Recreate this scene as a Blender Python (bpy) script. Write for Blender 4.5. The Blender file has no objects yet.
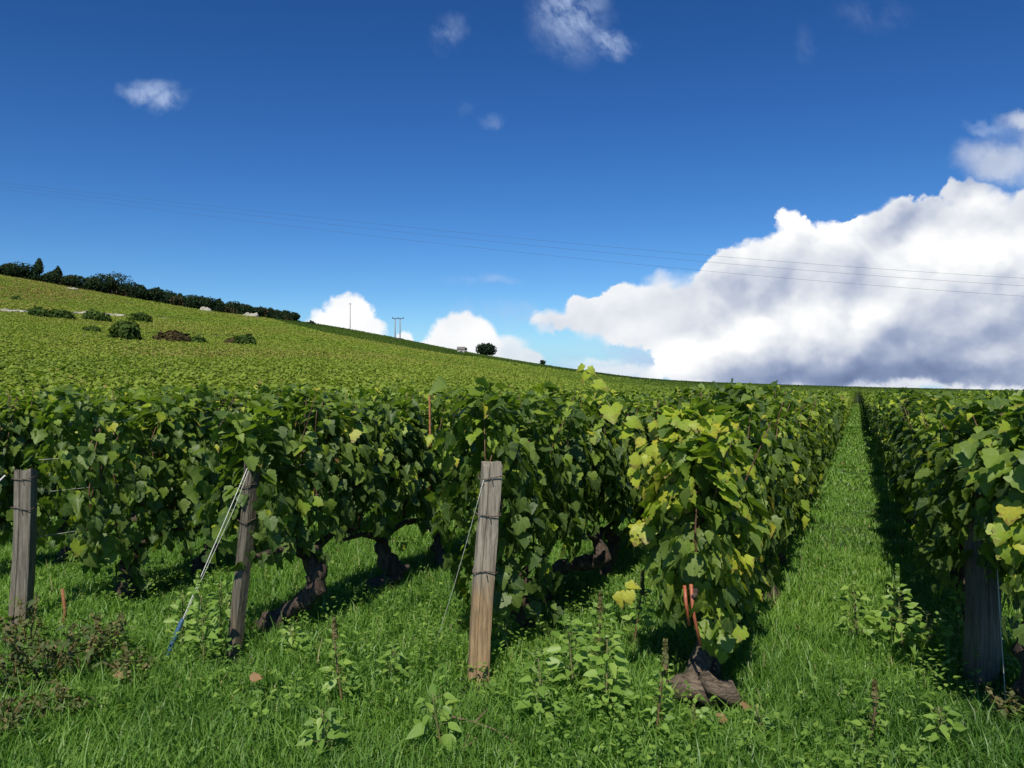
import bpy, math, random
import numpy as np
from mathutils import Vector, Matrix, noise as mn

R = math.radians
rnd = random.Random(7)
rng = np.random.default_rng(11)
scene = bpy.context.scene
col = scene.collection

# ------------------------------------------------------------------ camera, light, exposure
CAM_H = 1.40
HZ = 395.0            # picture row of the true horizon
F = 828.0             # focal length in pixels of a 1024 px wide picture
cam_d = bpy.data.cameras.new("camera")
cam_d.sensor_width = 36.0
cam_d.lens = F / 1024.0 * 36.0
cam_d.clip_start = 0.05
cam_d.clip_end = 9000
cam = bpy.data.objects.new("camera", cam_d)
cam.location = (0, 0, CAM_H)
cam.rotation_euler = (R(90) + math.atan((HZ - 384.0) / F), 0, 0)
col.objects.link(cam)
scene.camera = cam

SUN_EL = 49.0
SUN_TRAVEL = 11.0      # the light travels this many degrees to the right of +Y
sun_d = bpy.data.lights.new("sun", 'SUN')
sun_d.energy = 5.0
sun_d.angle = R(0.53)
sun_d.color = (1.0, 0.94, 0.80)
sun = bpy.data.objects.new("sun", sun_d)
tv = Vector((math.sin(R(SUN_TRAVEL)) * math.cos(R(SUN_EL)), math.cos(R(SUN_TRAVEL)) * math.cos(R(SUN_EL)), -math.sin(R(SUN_EL))))
sun.rotation_euler = tv.to_track_quat('-Z', 'Y').to_euler()
sun.location = (-5, -20, 30)
col.objects.link(sun)

vs = scene.view_settings
scene.display_settings.display_device = 'sRGB'
vs.view_transform = 'Standard'
vs.look = 'None'
vs.exposure = 0.0
vs.gamma = 1.0
vs.use_curve_mapping = False
scene.cycles.use_denoising = True
scene.cycles.max_bounces = 7
scene.cycles.diffuse_bounces = 4
scene.cycles.transparent_max_bounces = 6


class NG:
    """small helper to write node graphs as expressions"""
    def __init__(self, tree):
        self.t = tree
        self.n = tree.nodes
        self.l = tree.links

    def node(self, typ, **kw):
        nd = self.n.new(typ)
        for k, v in kw.items():
            setattr(nd, k, v)
        return nd

    def put(self, sock, v):
        if isinstance(v, bpy.types.NodeSocket):
            self.l.new(v, sock)
        elif v is not None:
            sock.default_value = v

    def m(self, op, a, b=None, c=None, clamp=False):
        nd = self.node('ShaderNodeMath', operation=op, use_clamp=clamp)
        self.put(nd.inputs[0], a)
        if b is not None: self.put(nd.inputs[1], b)
        if c is not None: self.put(nd.inputs[2], c)
        return nd.outputs[0]

    def vec(self, x, y, z=0.0):
        nd = self.node('ShaderNodeCombineXYZ')
        for i, v in enumerate((x, y, z)): self.put(nd.inputs[i], v)
        return nd.outputs[0]

    def noise(self, vec, scale, detail=4, rough=0.55, dist=0.0, typ='FBM', out=0):
        nd = self.node('ShaderNodeTexNoise', noise_type=typ, normalize=True)
        self.put(nd.inputs['Vector'], vec)
        nd.inputs['Scale'].default_value = scale
        nd.inputs['Detail'].default_value = detail
        nd.inputs['Roughness'].default_value = rough
        nd.inputs['Distortion'].default_value = dist
        return nd.outputs[out]

    def ss(self, v, a, b, lo=0.0, hi=1.0):
        nd = self.node('ShaderNodeMapRange', interpolation_type='SMOOTHSTEP', clamp=True)
        self.put(nd.inputs['Value'], v)
        self.put(nd.inputs['From Min'], a)
        self.put(nd.inputs['From Max'], b)
        self.put(nd.inputs['To Min'], lo)
        self.put(nd.inputs['To Max'], hi)
        return nd.outputs[0]

    def mix(self, f, a, b, mode='MIX'):
        nd = self.node('ShaderNodeMix', data_type='RGBA', blend_type=mode)
        self.put(nd.inputs[0], f)
        self.put(nd.inputs[6], a)
        self.put(nd.inputs[7], b)
        return nd.outputs[2]

    def ramp(self, f, stops, interp='LINEAR'):
        nd = self.node('ShaderNodeValToRGB')
        nd.color_ramp.interpolation = interp
        e = nd.color_ramp.elements
        e[0].position, e[0].color = stops[0][0], (*stops[0][1], 1)
        e[1].position, e[1].color = stops[-1][0], (*stops[-1][1], 1)
        for p, c in stops[1:-1]:
            x = e.new(p)
            x.color = (*c, 1)
        self.put(nd.inputs[0], f)
        return nd.outputs[0]

    def curve(self, f, pts):
        nd = self.node('ShaderNodeFloatCurve')
        c = nd.mapping.curves[0]
        nd.mapping.use_clip = False
        c.points[0].location = pts[0]
        c.points[1].location = pts[-1]
        for p in pts[1:-1]: c.points.new(*p)
        for p in c.points: p.handle_type = 'AUTO_CLAMPED'
        nd.mapping.update()
        self.put(nd.inputs['Value'], f)
        return nd.outputs[0]


def srgb(r, g, b):
    f = lambda c: (c / 255 / 12.92) if c <= 10 else ((c / 255 + 0.055) / 1.055) ** 2.4
    return (f(r), f(g), f(b))


# ------------------------------------------------------------------ world: sky and clouds
def build_world():
    w = bpy.data.worlds.new("World")
    scene.world = w
    w.use_nodes = True
    w.node_tree.nodes.clear()
    g = NG(w.node_tree)
    sky = g.node('ShaderNodeTexSky', sky_type='NISHITA')
    sky.sun_disc = False
    sky.sun_elevation = R(SUN_EL)
    sky.sun_rotation = R(180 + SUN_TRAVEL)
    sky.altitude = 200
    sky.air_density = 1.0
    sky.dust_density = 0.15
    sky.ozone_density = 3.0
    hs = g.node('ShaderNodeHueSaturation')
    hs.inputs['Saturation'].default_value = 1.22
    hs.inputs['Value'].default_value = 1.0
    g.l.new(sky.outputs[0], hs.inputs['Color'])
    skyc = g.mix(1.0, hs.outputs[0], tuple(k * 0.118 for k in (0.86, 0.93, 1.08)) + (1,), 'MULTIPLY')
    gm = g.node('ShaderNodeGamma'); g.put(gm.inputs[0], skyc); gm.inputs[1].default_value = 1.4
    skyc = g.mix(1.0, gm.outputs[0], (0.97 / 0.118, 0.99 / 0.118, 0.90 / 0.118, 1), 'MULTIPLY')
    tc = g.node('ShaderNodeTexCoord')
    d = tc.outputs['Generated']
    sep = g.node('ShaderNodeSeparateXYZ')
    g.l.new(d, sep.inputs[0])
    y = g.m('MAXIMUM', sep.outputs[1], 0.12)
    U0 = g.m('DIVIDE', sep.outputs[0], y)
    V0 = g.m('DIVIDE', sep.outputs[2], y)
    front = g.ss(sep.outputs[1], 0.15, 0.3)
    P0 = g.vec(U0, V0, 0.0)
    skyc = g.mix(g.ss(sep.outputs[2], 0.11, 0.0, 0.0, 0.85), skyc, tuple(k / 0.118 for k in srgb(152, 203, 240)) + (1,))
    # warp
    wn = g.noise(P0, 9.0, 5, 0.6, out=1)
    sw = g.node('ShaderNodeSeparateXYZ')
    g.l.new(wn, sw.inputs[0])
    w2 = g.noise(P0, 38.0, 4, 0.6, out=1)
    sw2 = g.node('ShaderNodeSeparateXYZ')
    g.l.new(w2, sw2.inputs[0])
    def warp(a, s1, s2, k1, k2):
        return g.m('ADD', a, g.m('ADD', g.m('MULTIPLY', g.m('SUBTRACT', s1, 0.5), k1), g.m('MULTIPLY', g.m('SUBTRACT', s2, 0.5), k2)))
    U = warp(U0, sw.outputs[0], sw2.outputs[0], 0.060, 0.020)
    V = warp(V0, sw.outputs[1], sw2.outputs[1], 0.060, 0.020)
    u = lambda px: (px - 512.0) / F
    v = lambda py: (HZ - py) / F
    # --- the large cumulus bank on the right: upper outline and lower outline as curves of U
    cin = g.m('ADD', g.m('MULTIPLY', U, 0.5), 0.3)          # U -0.6..1.4 -> 0..1
    top_pts = [(520, 322), (560, 306), (600, 293), (640, 277), (690, 262), (735, 250), (760, 234), (778, 214), (797, 211), (818, 228),
               (850, 214), (880, 199), (905, 188), (940, 181), (1000, 176), (1060, 168), (1200, 160)]
    T = g.curve(cin, [(u(a) * 0.5 + 0.3, v(b)) for a, b in top_pts])
    bot_pts = [(520, 326), (560, 333), (600, 341), (630, 346), (650, 352), (662, 372), (690, 392), (800, 400), (1200, 400)]
    B = g.curve(cin, [(u(a) * 0.5 + 0.3, v(b) + 0.1) for a, b in bot_pts])
    vo = g.node('ShaderNodeTexVoronoi', feature='SMOOTH_F1'); vo.inputs['Scale'].default_value = 26.0; vo.inputs['Smoothness'].default_value = 0.3
    g.put(vo.inputs['Vector'], g.vec(U, V, .2))
    dt = g.m('ADD', g.m('SUBTRACT', T, V), g.m('MULTIPLY', g.m('SUBTRACT', 0.42, vo.outputs['Distance']), 0.022))
    db = g.m('SUBTRACT', V, g.m('SUBTRACT', B, 0.1))
    left = g.m('SUBTRACT', U, u(528))
    big = g.m('MINIMUM', g.m('MINIMUM', dt, db), left)
    big_m = g.ss(big, -0.001, g.m('ADD', 0.004, g.m('MULTIPLY', g.ss(g.noise(P0, 11.0, 3, .5), .45, .7), .022)))
    # --- smaller clouds as warped ellipses: (px, py, rx, ry, softness, strength)
    def ell(px, py, rx, ry, soft, amp, UU=U, VV=V):
        a = g.m('DIVIDE', g.m('SUBTRACT', UU, u(px)), rx / F)
        b = g.m('DIVIDE', g.m('SUBTRACT', VV, v(py)), ry / F)
        r2 = g.m('SQRT', g.m('ADD', g.m('MULTIPLY', a, a), g.m('MULTIPLY', b, b)))
        return g.m('MULTIPLY', g.ss(r2, 1.0 + soft, 1.0 - soft), amp)
    dense = big_m
    for e in [(350, 316, 26, 22, .14, 1), (326, 324, 24, 14, .2, 1), (370, 326, 18, 12, .2, 1), (404, 337, 14, 9, .2, .95), (466, 342, 33, 25, .14, 1),
              (440, 350, 16, 16, .2, 1), (502, 350, 24, 16, .35, .85), (524, 358, 16, 11, .3, .9), (618, 369, 46, 7, .6, .75), (668, 374, 30, 10, .4, .9), (596, 360, 26, 5, .8, .55)]:
        dense = g.m('MAXIMUM', dense, ell(*e))
    for e in [(1003, 160, 30, 16, .7, .72), (1022, 122, 18, 7, .8, .6), (1060, 150, 40, 30, .6, .8)]:
        dense = g.m('MAXIMUM', dense, ell(*e))
    wn3 = g.noise(g.vec(g.m('MULTIPLY', g.m('ADD', U0, g.m('MULTIPLY', V0, .45)), 1.0), g.m('MULTIPLY', V0, .75), 2.31), 21.0, 7, 0.64)
    wisp = g.m('MULTIPLY', ell(570, 4, 28, 38, .9, 1.0), g.ss(wn3, 0.32, 0.62))
    for e in [(608, 40, 20, 11, .8, .8), (150, 86, 18, 8, .9, .8), (166, 97, 14, 9, .9, .8), (449, 30, 14, 12, .9, .35), (484, 281, 26, 4.5, .9, .45),
              (490, 112, 9, 6, .9, .22), (460, 103, 7, 5, .9, .16), (498, 314, 34, 7, .9, .4), (520, 321, 30, 4, .9, .4),
              (600, 366, 80, 14, .8, .8), (655, 358, 40, 22, .8, .9), (610, 350, 30, 14, .9, .5), (990, 131, 16, 5, .9, .5), (878, 12, 26, 12, .9, .12), (808, 45, 9, 16, .9, .1)]:
        wisp = g.m('MAXIMUM', wisp, g.m('MULTIPLY', ell(*e), g.ss(wn3, 0.34, 0.62)))
    # --- shading of the clouds: relief of a billowy field lit from above and from the left
    def puffs(P, sc):
        vn_ = g.node('ShaderNodeTexVoronoi', feature='SMOOTH_F1')
        vn_.inputs['Scale'].default_value = sc
        vn_.inputs['Smoothness'].default_value = 0.45
        g.put(vn_.inputs['Vector'], P)
        dd = vn_.outputs['Distance']
        return g.m('SUBTRACT', 1.0, g.m('MULTIPLY', dd, dd))
    def field(P):
        wv = g.noise(P, 9.0, 4, 0.6, out=1)
        vm = g.node('ShaderNodeVectorMath', operation='MULTIPLY_ADD')
        g.l.new(wv, vm.inputs[0]); vm.inputs[1].default_value = (.09, .09, 0); g.l.new(P, vm.inputs[2])
        Q = vm.outputs[0]
        a = g.noise(P, 6.5, 6, 0.52, 0.15)
        return g.m('ADD', g.m('MULTIPLY', a, 0.55), g.m('ADD', g.m('MULTIPLY', puffs(Q, 11.0), 0.42), g.m('ADD', g.m('MULTIPLY', puffs(Q, 27.0), 0.20), g.m('MULTIPLY', puffs(Q, 62.0), 0.06))))
    Pa = g.vec(g.m('MULTIPLY', U0, 0.8), V0, 0.37)
    Pb = g.vec(g.m('MULTIPLY', g.m('ADD', U0, -0.012), 0.8), g.m('ADD', V0, 0.022), 0.37)
    under = g.m('MULTIPLY', g.ss(U, u(640), u(740)), big_m)
    relief = g.m('MULTIPLY', g.m('SUBTRACT', field(Pa), field(Pb)), g.m('ADD', 0.7, g.m('MULTIPLY', under, 1.0)))
    broad = g.m('MULTIPLY', g.m('SUBTRACT', g.noise(Pa, 3.1, 3, 0.5), 0.5), 1.1)
    prof = g.curve(g.m('MULTIPLY', g.m('ADD', V, 0.0), 2.5), [(-0.2, .9), (0.0, .95), (0.020, .85), (0.034, .42), (0.055, .20), (0.085, .30), (0.125, .50), (0.24, .70), (0.42, .80), (0.56, .80), (0.68, .72), (1.0, .70)])
    # grey-blue base only under the thick part of the bank
    base = g.m('ADD', g.m('MULTIPLY', prof, under), g.m('MULTIPLY', g.m('SUBTRACT', 1.0, under), 0.92))
    edge = g.m('MULTIPLY', g.ss(dt, 0.05, 0.0), 0.16)
    lit = g.m('ADD', g.m('ADD', g.m('ADD', base, relief), g.m('MULTIPLY', broad, 0.30)), edge)
    for (px, py, rx, ry, amp) in [(960, 245, 70, 34, .26), (815, 322, 44, 22, .34), (735, 338, 30, 16, .34), (690, 362, 26, 18, .40), (790, 225, 30, 14, .25),
                                  (640, 308, 40, 18, .06), (1003, 150, 60, 40, -.22), (575, 325, 50, 18, -.16), (660, 300, 50, 22, -.10), (760, 290, 50, 22, -.14), (940, 320, 60, 12, .10), (880, 215, 50, 18, -.14)]:
        lit = g.m('ADD', lit, g.m('MULTIPLY', ell(px, py, rx, ry, .95, 1.0), amp))
    cc = g.ramp(g.m('MULTIPLY', g.m('ADD', g.m('MULTIPLY', lit, .86), .12), 0.9, clamp=True), [(0.0, srgb(112, 128, 164)), (0.22, srgb(132, 148, 182)), (0.45, srgb(170, 181, 206)), (0.66, srgb(212, 218, 230)), (0.85, srgb(240, 243, 247)), (1.0, (1.05, 1.05, 1.05))])
    bg1 = g.node('ShaderNodeBackground'); g.put(bg1.inputs[0], skyc); bg1.inputs[1].default_value = 0.118
    bg2 = g.node('ShaderNodeBackground'); g.put(bg2.inputs[0], cc); bg2.inputs[1].default_value = 1.0
    bg3 = g.node('ShaderNodeBackground'); bg3.inputs[0].default_value = (*srgb(186, 205, 238), 1); bg3.inputs[1].default_value = 1.0
    ms0 = g.node('ShaderNodeMixShader')
    g.put(ms0.inputs[0], g.m('MULTIPLY', g.m('MULTIPLY', wisp, front), .85))
    g.l.new(bg1.outputs[0], ms0.inputs[1]); g.l.new(bg3.outputs[0], ms0.inputs[2])
    ms = g.node('ShaderNodeMixShader')
    g.put(ms.inputs[0], g.m('MULTIPLY', dense, front))
    g.l.new(ms0.outputs[0], ms.inputs[1]); g.l.new(bg2.outputs[0], ms.inputs[2])
    out = g.node('ShaderNodeOutputWorld')
    g.l.new(ms.outputs[0], out.inputs[0])
build_world()


# ------------------------------------------------------------------ materials
def mat(name):
    m = bpy.data.materials.new(name)
    m.use_nodes = True
    m.node_tree.nodes.clear()
    return m, NG(m.node_tree)


def finish(g, bsdf):
    o = g.node('ShaderNodeOutputMaterial')
    g.l.new(bsdf, o.inputs[0])


def leaf_mat(name, stops, transl=(0.30, 0.42, 0.05), tw=0.30, rough=0.42, spec=0.5, veins=False, bump=0.0, patch=0.0, bright=1.0):
    """tint attribute picks the leaf's own colour"""
    m, g = mat(name)
    at = g.node('ShaderNodeAttribute', attribute_name='tint')
    oi = g.node('ShaderNodeObjectInfo')
    f = g.m('ADD', at.outputs['Fac'], g.m('MULTIPLY', g.m('SUBTRACT', oi.outputs['Random'], 0.5), 0.06))
    if patch:
        geo = g.node('ShaderNodeNewGeometry')
        f = g.m('ADD', f, g.m('MULTIPLY', g.m('SUBTRACT', g.noise(geo.outputs['Position'], 0.045, 3, 0.6), 0.5), patch))
    c = g.ramp(f, [(p, tuple(x * bright for x in cc)) for p, cc in stops])
    if veins:
        uv = g.node('ShaderNodeUVMap', uv_map='leaf')
        s = g.node('ShaderNodeSeparateXYZ')
        g.l.new(uv.outputs[0], s.inputs[0])
        ax = g.m('ABSOLUTE', s.outputs[0])
        ang = g.m('ARCTAN2', ax, g.m('ADD', s.outputs[1], 0.02))
        rr = g.m('SQRT', g.m('ADD', g.m('MULTIPLY', ax, ax), g.m('MULTIPLY', s.outputs[1], s.outputs[1])))
        vn = None
        for a0 in (0.0, 0.72, 1.55):
            dd = g.m('MULTIPLY', g.m('ABSOLUTE', g.m('SUBTRACT', ang, a0)), rr)
            k = g.ss(dd, 0.03, 0.008)
            vn = k if vn is None else g.m('MAXIMUM', vn, k)
        nz = g.noise(uv.outputs[0], 6.0, 3, 0.6)
        geo2 = g.node('ShaderNodeNewGeometry')
        nb = g.noise(geo2.outputs['Position'], 55.0, 4, 0.6)
        edge = g.ss(rr, 0.35, 0.95)
        old = g.m('MULTIPLY', g.ss(f, 0.66, 0.92), g.ss(g.m('ADD', nb, g.m('MULTIPLY', edge, .22)), 0.60, 0.72))
        green = g.m('MULTIPLY', g.ss(f, 0.7, 0.85), g.ss(g.m('SUBTRACT', nb, g.m('MULTIPLY', edge, .15)), 0.55, 0.40, 0.0, .3))
        c = g.mix(green, c, (0.14, 0.22, 0.03, 1))
        c = g.mix(g.m('MULTIPLY', old, .75), c, (0.20, 0.11, 0.04, 1))
        c = g.mix(g.m('MULTIPLY', vn, 0.35), c, (0.26, 0.34, 0.10, 1))
        c = g.mix(g.ss(nz, 0.35, 0.7, 0.0, 0.3), c, g.mix(1.0, c, (0.6, 0.62, 0.5, 1), 'MULTIPLY'))
    b = g.node('ShaderNodeBsdfPrincipled')
    g.put(b.inputs['Base Color'], c)
    b.inputs['Roughness'].default_value = rough
    b.inputs['Specular IOR Level'].default_value = spec
    t = g.node('ShaderNodeBsdfTranslucent')
    g.put(t.inputs[0], g.mix(1.0, g.mix(0.5, c, (*transl, 1)), (1.4, 1.6, 0.7, 1), 'MULTIPLY'))
    ms = g.node('ShaderNodeMixShader')
    ms.inputs[0].default_value = tw
    g.l.new(b.outputs[0], ms.inputs[1]); g.l.new(t.outputs[0], ms.inputs[2])
    finish(g, ms.outputs[0])
    return m


VINE_STOPS = [(0.0, (0.026, 0.050, 0.014)), (0.35, (0.066, 0.115, 0.028)), (0.6, (0.145, 0.215, 0.040)), (0.78, (0.21, 0.31, 0.030)), (0.90, (0.38, 0.45, 0.03)),
              (0.97, (0.50, 0.44, 0.05)), (1.0, (0.30, 0.15, 0.05))]
M_leaf = leaf_mat('vine_leaf', VINE_STOPS, tw=0.32, veins=True, rough=0.50, spec=0.35)
M_leaf_mid = leaf_mat('vine_leaf_plain', VINE_STOPS, tw=0.32, rough=0.5, spec=0.35)
HILL_STOPS = [(0.0, (0.020, 0.046, 0.009)), (0.3, (0.090, 0.145, 0.020)), (0.6, (0.175, 0.245, 0.032)), (0.8, (0.25, 0.31, 0.042)), (0.92, (0.27, 0.22, 0.07)), (1.0, (0.24, 0.14, 0.06))]
M_hill = leaf_mat('hill_vine_leaf', HILL_STOPS, tw=0.25, rough=0.6, spec=0.2, patch=0.55)
GRASS_STOPS = [(0.0, (0.042, 0.098, 0.020)), (0.4, (0.118, 0.240, 0.036)), (0.75, (0.205, 0.350, 0.052)), (0.93, (0.25, 0.33, 0.10)), (1.0, (0.42, 0.35, 0.18))]
M_grass = leaf_mat('grass_blade', GRASS_STOPS, transl=(0.14, 0.36, 0.03), tw=0.34, rough=0.45, spec=0.4, patch=0.0)
M_weed = leaf_mat('weed_leaf', [(0.0, (0.05, 0.11, 0.02)), (0.5, (0.12, 0.22, 0.035)), (0.8, (0.22, 0.34, 0.06)), (1.0, (0.30, 0.38, 0.08))], tw=0.3, rough=0.5)
M_dry = leaf_mat('dry_leaf', [(0.0, (0.05, 0.085, 0.02)), (0.5, (0.10, 0.13, 0.035)), (0.8, (0.17, 0.135, 0.05)), (1.0, (0.30, 0.17, 0.08))], transl=(0.25, 0.15, 0.05), tw=0.2, rough=0.7)
M_tree = leaf_mat('tree_leaf', [(0.0, (0.008, 0.018, 0.008)), (0.5, (0.018, 0.036, 0.014)), (1.0, (0.05, 0.08, 0.022))], transl=(0.03, 0.06, 0.01), tw=0.10, rough=0.7, spec=0.1)
M_bush = leaf_mat('bush_leaf', [(0.0, (0.020, 0.045, 0.010)), (0.5, (0.045, 0.080, 0.016)), (1.0, (0.10, 0.14, 0.028))], tw=0.15, rough=0.7, spec=0.1)
M_brownbush = leaf_mat('brown_bush_leaf', [(0.0, (0.045, 0.04, 0.018)), (0.5, (0.085, 0.06, 0.028)), (1.0, (0.09, 0.10, 0.03))], transl=(0.1, 0.06, 0.03), tw=0.1, rough=0.8, spec=0.1)


def solid(name, c1, c2, scale=20, rough=0.8, bumpk=0.3, stretch=(1, 1, 1), c3=None, metal=0.0):
    m, g = mat(name)
    tc = g.node('ShaderNodeTexCoord')
    mp = g.node('ShaderNodeMapping')
    mp.inputs['Scale'].default_value = stretch
    g.l.new(tc.outputs['Object'], mp.inputs[0])
    n = g.noise(mp.outputs[0], scale, 6, 0.65)
    c = g.mix(g.ss(n, 0.32, 0.68), (*c1, 1), (*c2, 1))
    if c3:
        n2 = g.noise(mp.outputs[0], scale * 0.35, 4, 0.6)
        c = g.mix(g.ss(n2, 0.5, 0.7), c, (*c3, 1))
    b = g.node('ShaderNodeBsdfPrincipled')
    g.put(b.inputs['Base Color'], c)
    b.inputs['Roughness'].default_value = rough
    b.inputs['Metallic'].default_value = metal
    if bumpk:
        bp = g.node('ShaderNodeBump')
        bp.inputs['Strength'].default_value = bumpk
        bp.inputs['Distance'].default_value = 0.02
        g.put(bp.inputs['Height'], g.noise(mp.outputs[0], scale * 1.7, 7, 0.7))
        g.l.new(bp.outputs[0], b.inputs['Normal'])
    finish(g, b.outputs[0])
    return m


M_bark = solid('vine_bark', (0.028, 0.018, 0.013), (0.125, 0.088, 0.062), 38, 0.9, 1.0, (1, 1, 0.35), (0.05, 0.036, 0.027))
M_stump = solid('dead_stump', (0.05, 0.035, 0.025), (0.26, 0.20, 0.145), 30, 0.95, 1.0, (2.2, 0.5, 2.2), (0.14, 0.105, 0.075))
M_cane = solid('vine_cane', (0.07, 0.035, 0.022), (0.15, 0.075, 0.04), 60, 0.6, 0.2)
M_redcane = solid('red_cane', (0.30, 0.075, 0.04), (0.40, 0.13, 0.065), 40, 0.5, 0.1)
M_greencane = solid('green_shoot', (0.12, 0.17, 0.04), (0.20, 0.22, 0.06), 40, 0.6, 0.1)
M_wire = solid('galvanised_wire', (0.20, 0.20, 0.20), (0.34, 0.33, 0.31), 80, 0.5, 0.0, metal=0.6)
M_rustwire = solid('rusty_wire', (0.055, 0.045, 0.038), (0.12, 0.09, 0.07), 80, 0.7, 0.0)
M_rust = solid('rusty_iron', (0.20, 0.075, 0.035), (0.33, 0.14, 0.06), 60, 0.85, 0.3)
M_string = solid('white_cord', (0.62, 0.62, 0.58), (0.78, 0.77, 0.72), 90, 0.7, 0.0)
M_greystring = solid('weathered_cord', (0.40, 0.42, 0.36), (0.58, 0.58, 0.50), 90, 0.8, 0.0)
M_blue = solid('blue_plastic', (0.025, 0.07, 0.14), (0.035, 0.10, 0.19), 30, 0.45, 0.05)
M_chalk = solid('chalk_track', (0.30, 0.29, 0.22), (0.46, 0.44, 0.37), 0.35, 0.95, 0.0, c3=(0.26, 0.27, 0.17))
M_chalkrock = solid('chalk_stone', (0.20, 0.19, 0.13), (0.46, 0.44, 0.37), 0.8, 0.95, 0.2)
M_polewood = solid('pole_wood', (0.22, 0.18, 0.15), (0.34, 0.30, 0.26), 3, 0.85, 0.1)
M_darkmetal = solid('dark_steel', (0.05, 0.05, 0.055), (0.10, 0.10, 0.10), 5, 0.5, 0.0)
M_hutwall = solid('pale_render', (0.34, 0.32, 0.27), (0.44, 0.42, 0.36), 2, 0.9, 0.0)
M_hutroof = solid('slate_roof', (0.12, 0.11, 0.11), (0.18, 0.16, 0.15), 3, 0.8, 0.0)
M_stem = solid('weed_stem', (0.10, 0.12, 0.04), (0.18, 0.17, 0.06), 40, 0.7, 0.0)
M_redstem = solid('reddish_stem', (0.10, 0.065, 0.03), (0.20, 0.13, 0.06), 40, 0.8, 0.0)
M_twig = solid('dead_twig', (0.10, 0.065, 0.04), (0.26, 0.18, 0.11), 40, 0.85, 0.3)
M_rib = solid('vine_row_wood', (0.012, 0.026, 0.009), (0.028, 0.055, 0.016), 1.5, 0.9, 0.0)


def wood_mat(name, grey, brown, warm, wline):
    m, g = mat(name)
    tc = g.node('ShaderNodeTexCoord')
    mp = g.node('ShaderNodeMapping'); mp.inputs['Scale'].default_value = (1, 1, 0.06)
    g.l.new(tc.outputs['Object'], mp.inputs[0])
    s = g.node('ShaderNodeSeparateXYZ'); g.l.new(tc.outputs['Object'], s.inputs[0])
    n = g.noise(mp.outputs[0], 75, 7, 0.7, 0.4)
    n2 = g.noise(tc.outputs['Object'], 7, 4, 0.6)
    c = g.mix(g.ss(n, 0.35, 0.65), (*[x * 0.42 for x in grey], 1), (*grey, 1))
    hb = g.m('ADD', s.outputs[2], g.m('MULTIPLY', g.m('SUBTRACT', n2, 0.5), 0.35))
    c = g.mix(g.ss(hb, wline + 0.12, wline - 0.12, 0.0, 0.85), c, g.mix(g.ss(n, 0.35, 0.65), (*brown, 1), (*warm, 1)))
    c = g.mix(g.ss(n2, 0.55, 0.75, 0.0, 0.5), c, (*[x * 0.5 for x in grey], 1))
    b = g.node('ShaderNodeBsdfPrincipled'); g.put(b.inputs['Base Color'], c); b.inputs['Roughness'].default_value = 0.9
    bp = g.node('ShaderNodeBump'); bp.inputs['Strength'].default_value = 0.9; bp.inputs['Distance'].default_value = 0.006
    g.put(bp.inputs['Height'], n); g.l.new(bp.outputs[0], b.inputs['Normal'])
    finish(g, b.outputs[0])
    return m


M_post_warm = wood_mat('weathered_post_warm', (0.33, 0.29, 0.23), (0.20, 0.125, 0.06), (0.40, 0.26, 0.13), 0.48)
M_post_grey = wood_mat('weathered_post_grey', (0.15, 0.13, 0.10), (0.09, 0.07, 0.045), (0.15, 0.115, 0.075), 0.20)
M_post_brown = wood_mat('weathered_post_brown', (0.17, 0.14, 0.11), (0.14, 0.105, 0.07), (0.26, 0.20, 0.14), 0.30)
M_post_pale = wood_mat('weathered_post_pale', (0.22, 0.195, 0.155), (0.12, 0.095, 0.065), (0.20, 0.165, 0.12), 0.15)


def ground_mat():
    m, g = mat('soil_and_turf')
    geo = g.node('ShaderNodeNewGeometry')
    P = geo.outputs['Position']
    n1 = g.noise(P, 14, 6, 0.65)
    n2 = g.noise(P, 0.9, 4, 0.6)
    c = g.mix(g.ss(n1, 0.3, 0.7), (0.018, 0.036, 0.010, 1), (0.040, 0.075, 0.016, 1))
    c = g.mix(g.ss(n2, 0.55, 0.72, 0, 0.5), c, (0.055, 0.045, 0.026, 1))
    b = g.node('ShaderNodeBsdfPrincipled'); g.put(b.inputs['Base Color'], c); b.inputs['Roughness'].default_value = 0.95
    bp = g.node('ShaderNodeBump'); bp.inputs['Strength'].default_value = 0.8; bp.inputs['Distance'].default_value = 0.03
    g.put(bp.inputs['Height'], n1); g.l.new(bp.outputs[0], b.inputs['Normal'])
    finish(g, b.outputs[0])
    return m


M_ground = ground_mat()

# ------------------------------------------------------------------ terrain
RIDGE = 235.0
NEAR = 20.0
_tab_px = np.array([-400, -200, 0, 100, 200, 290, 330, 400, 450, 500, 560, 640, 700, 860, 1024, 1300], float)
_tab_py = np.array([222, 246, 274, 292, 309, 319, 325, 338, 349, 358, 368, 378.5, 382, 387, 391, 394], float)
_tu = (_tab_px - 512) / F
_tv = (HZ - _tab_py) / F


def gz(x, y):
    """ground height; numpy arrays or floats"""
    x = np.asarray(x, float); y = np.asarray(y, float)
    uu = np.clip(x / np.maximum(y, 14.0), -1.1, 1.0)
    # smooth the table a little
    vv = (np.interp(uu - 0.03, _tu, _tv) + 2 * np.interp(uu, _tu, _tv) + np.interp(uu + 0.03, _tu, _tv)) / 4
    hr = CAM_H - 1.22 + vv * RIDGE
    t = np.clip((y - NEAR) / (RIDGE - NEAR), 0, 1)
    p = 1.16 + 0.0 * uu
    h = hr * t ** p
    over = np.clip((y - RIDGE) / 500.0, 0, 1)
    h = h * (1 - over * over * (3 - 2 * over))
    h = h + 0.25 * np.sin(x * 0.045 + 1.0) * np.sin(y * 0.038) * np.clip((y - 30) / 100, 0, 1) * np.clip(vv / 0.03, 0, 1)
    near = 0.018 * np.sin(x * 2.1 + 0.7) * np.sin(y * 1.7) + 0.012 * np.sin(x * 4.7 + y * 3.9)
    return h + near


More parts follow.
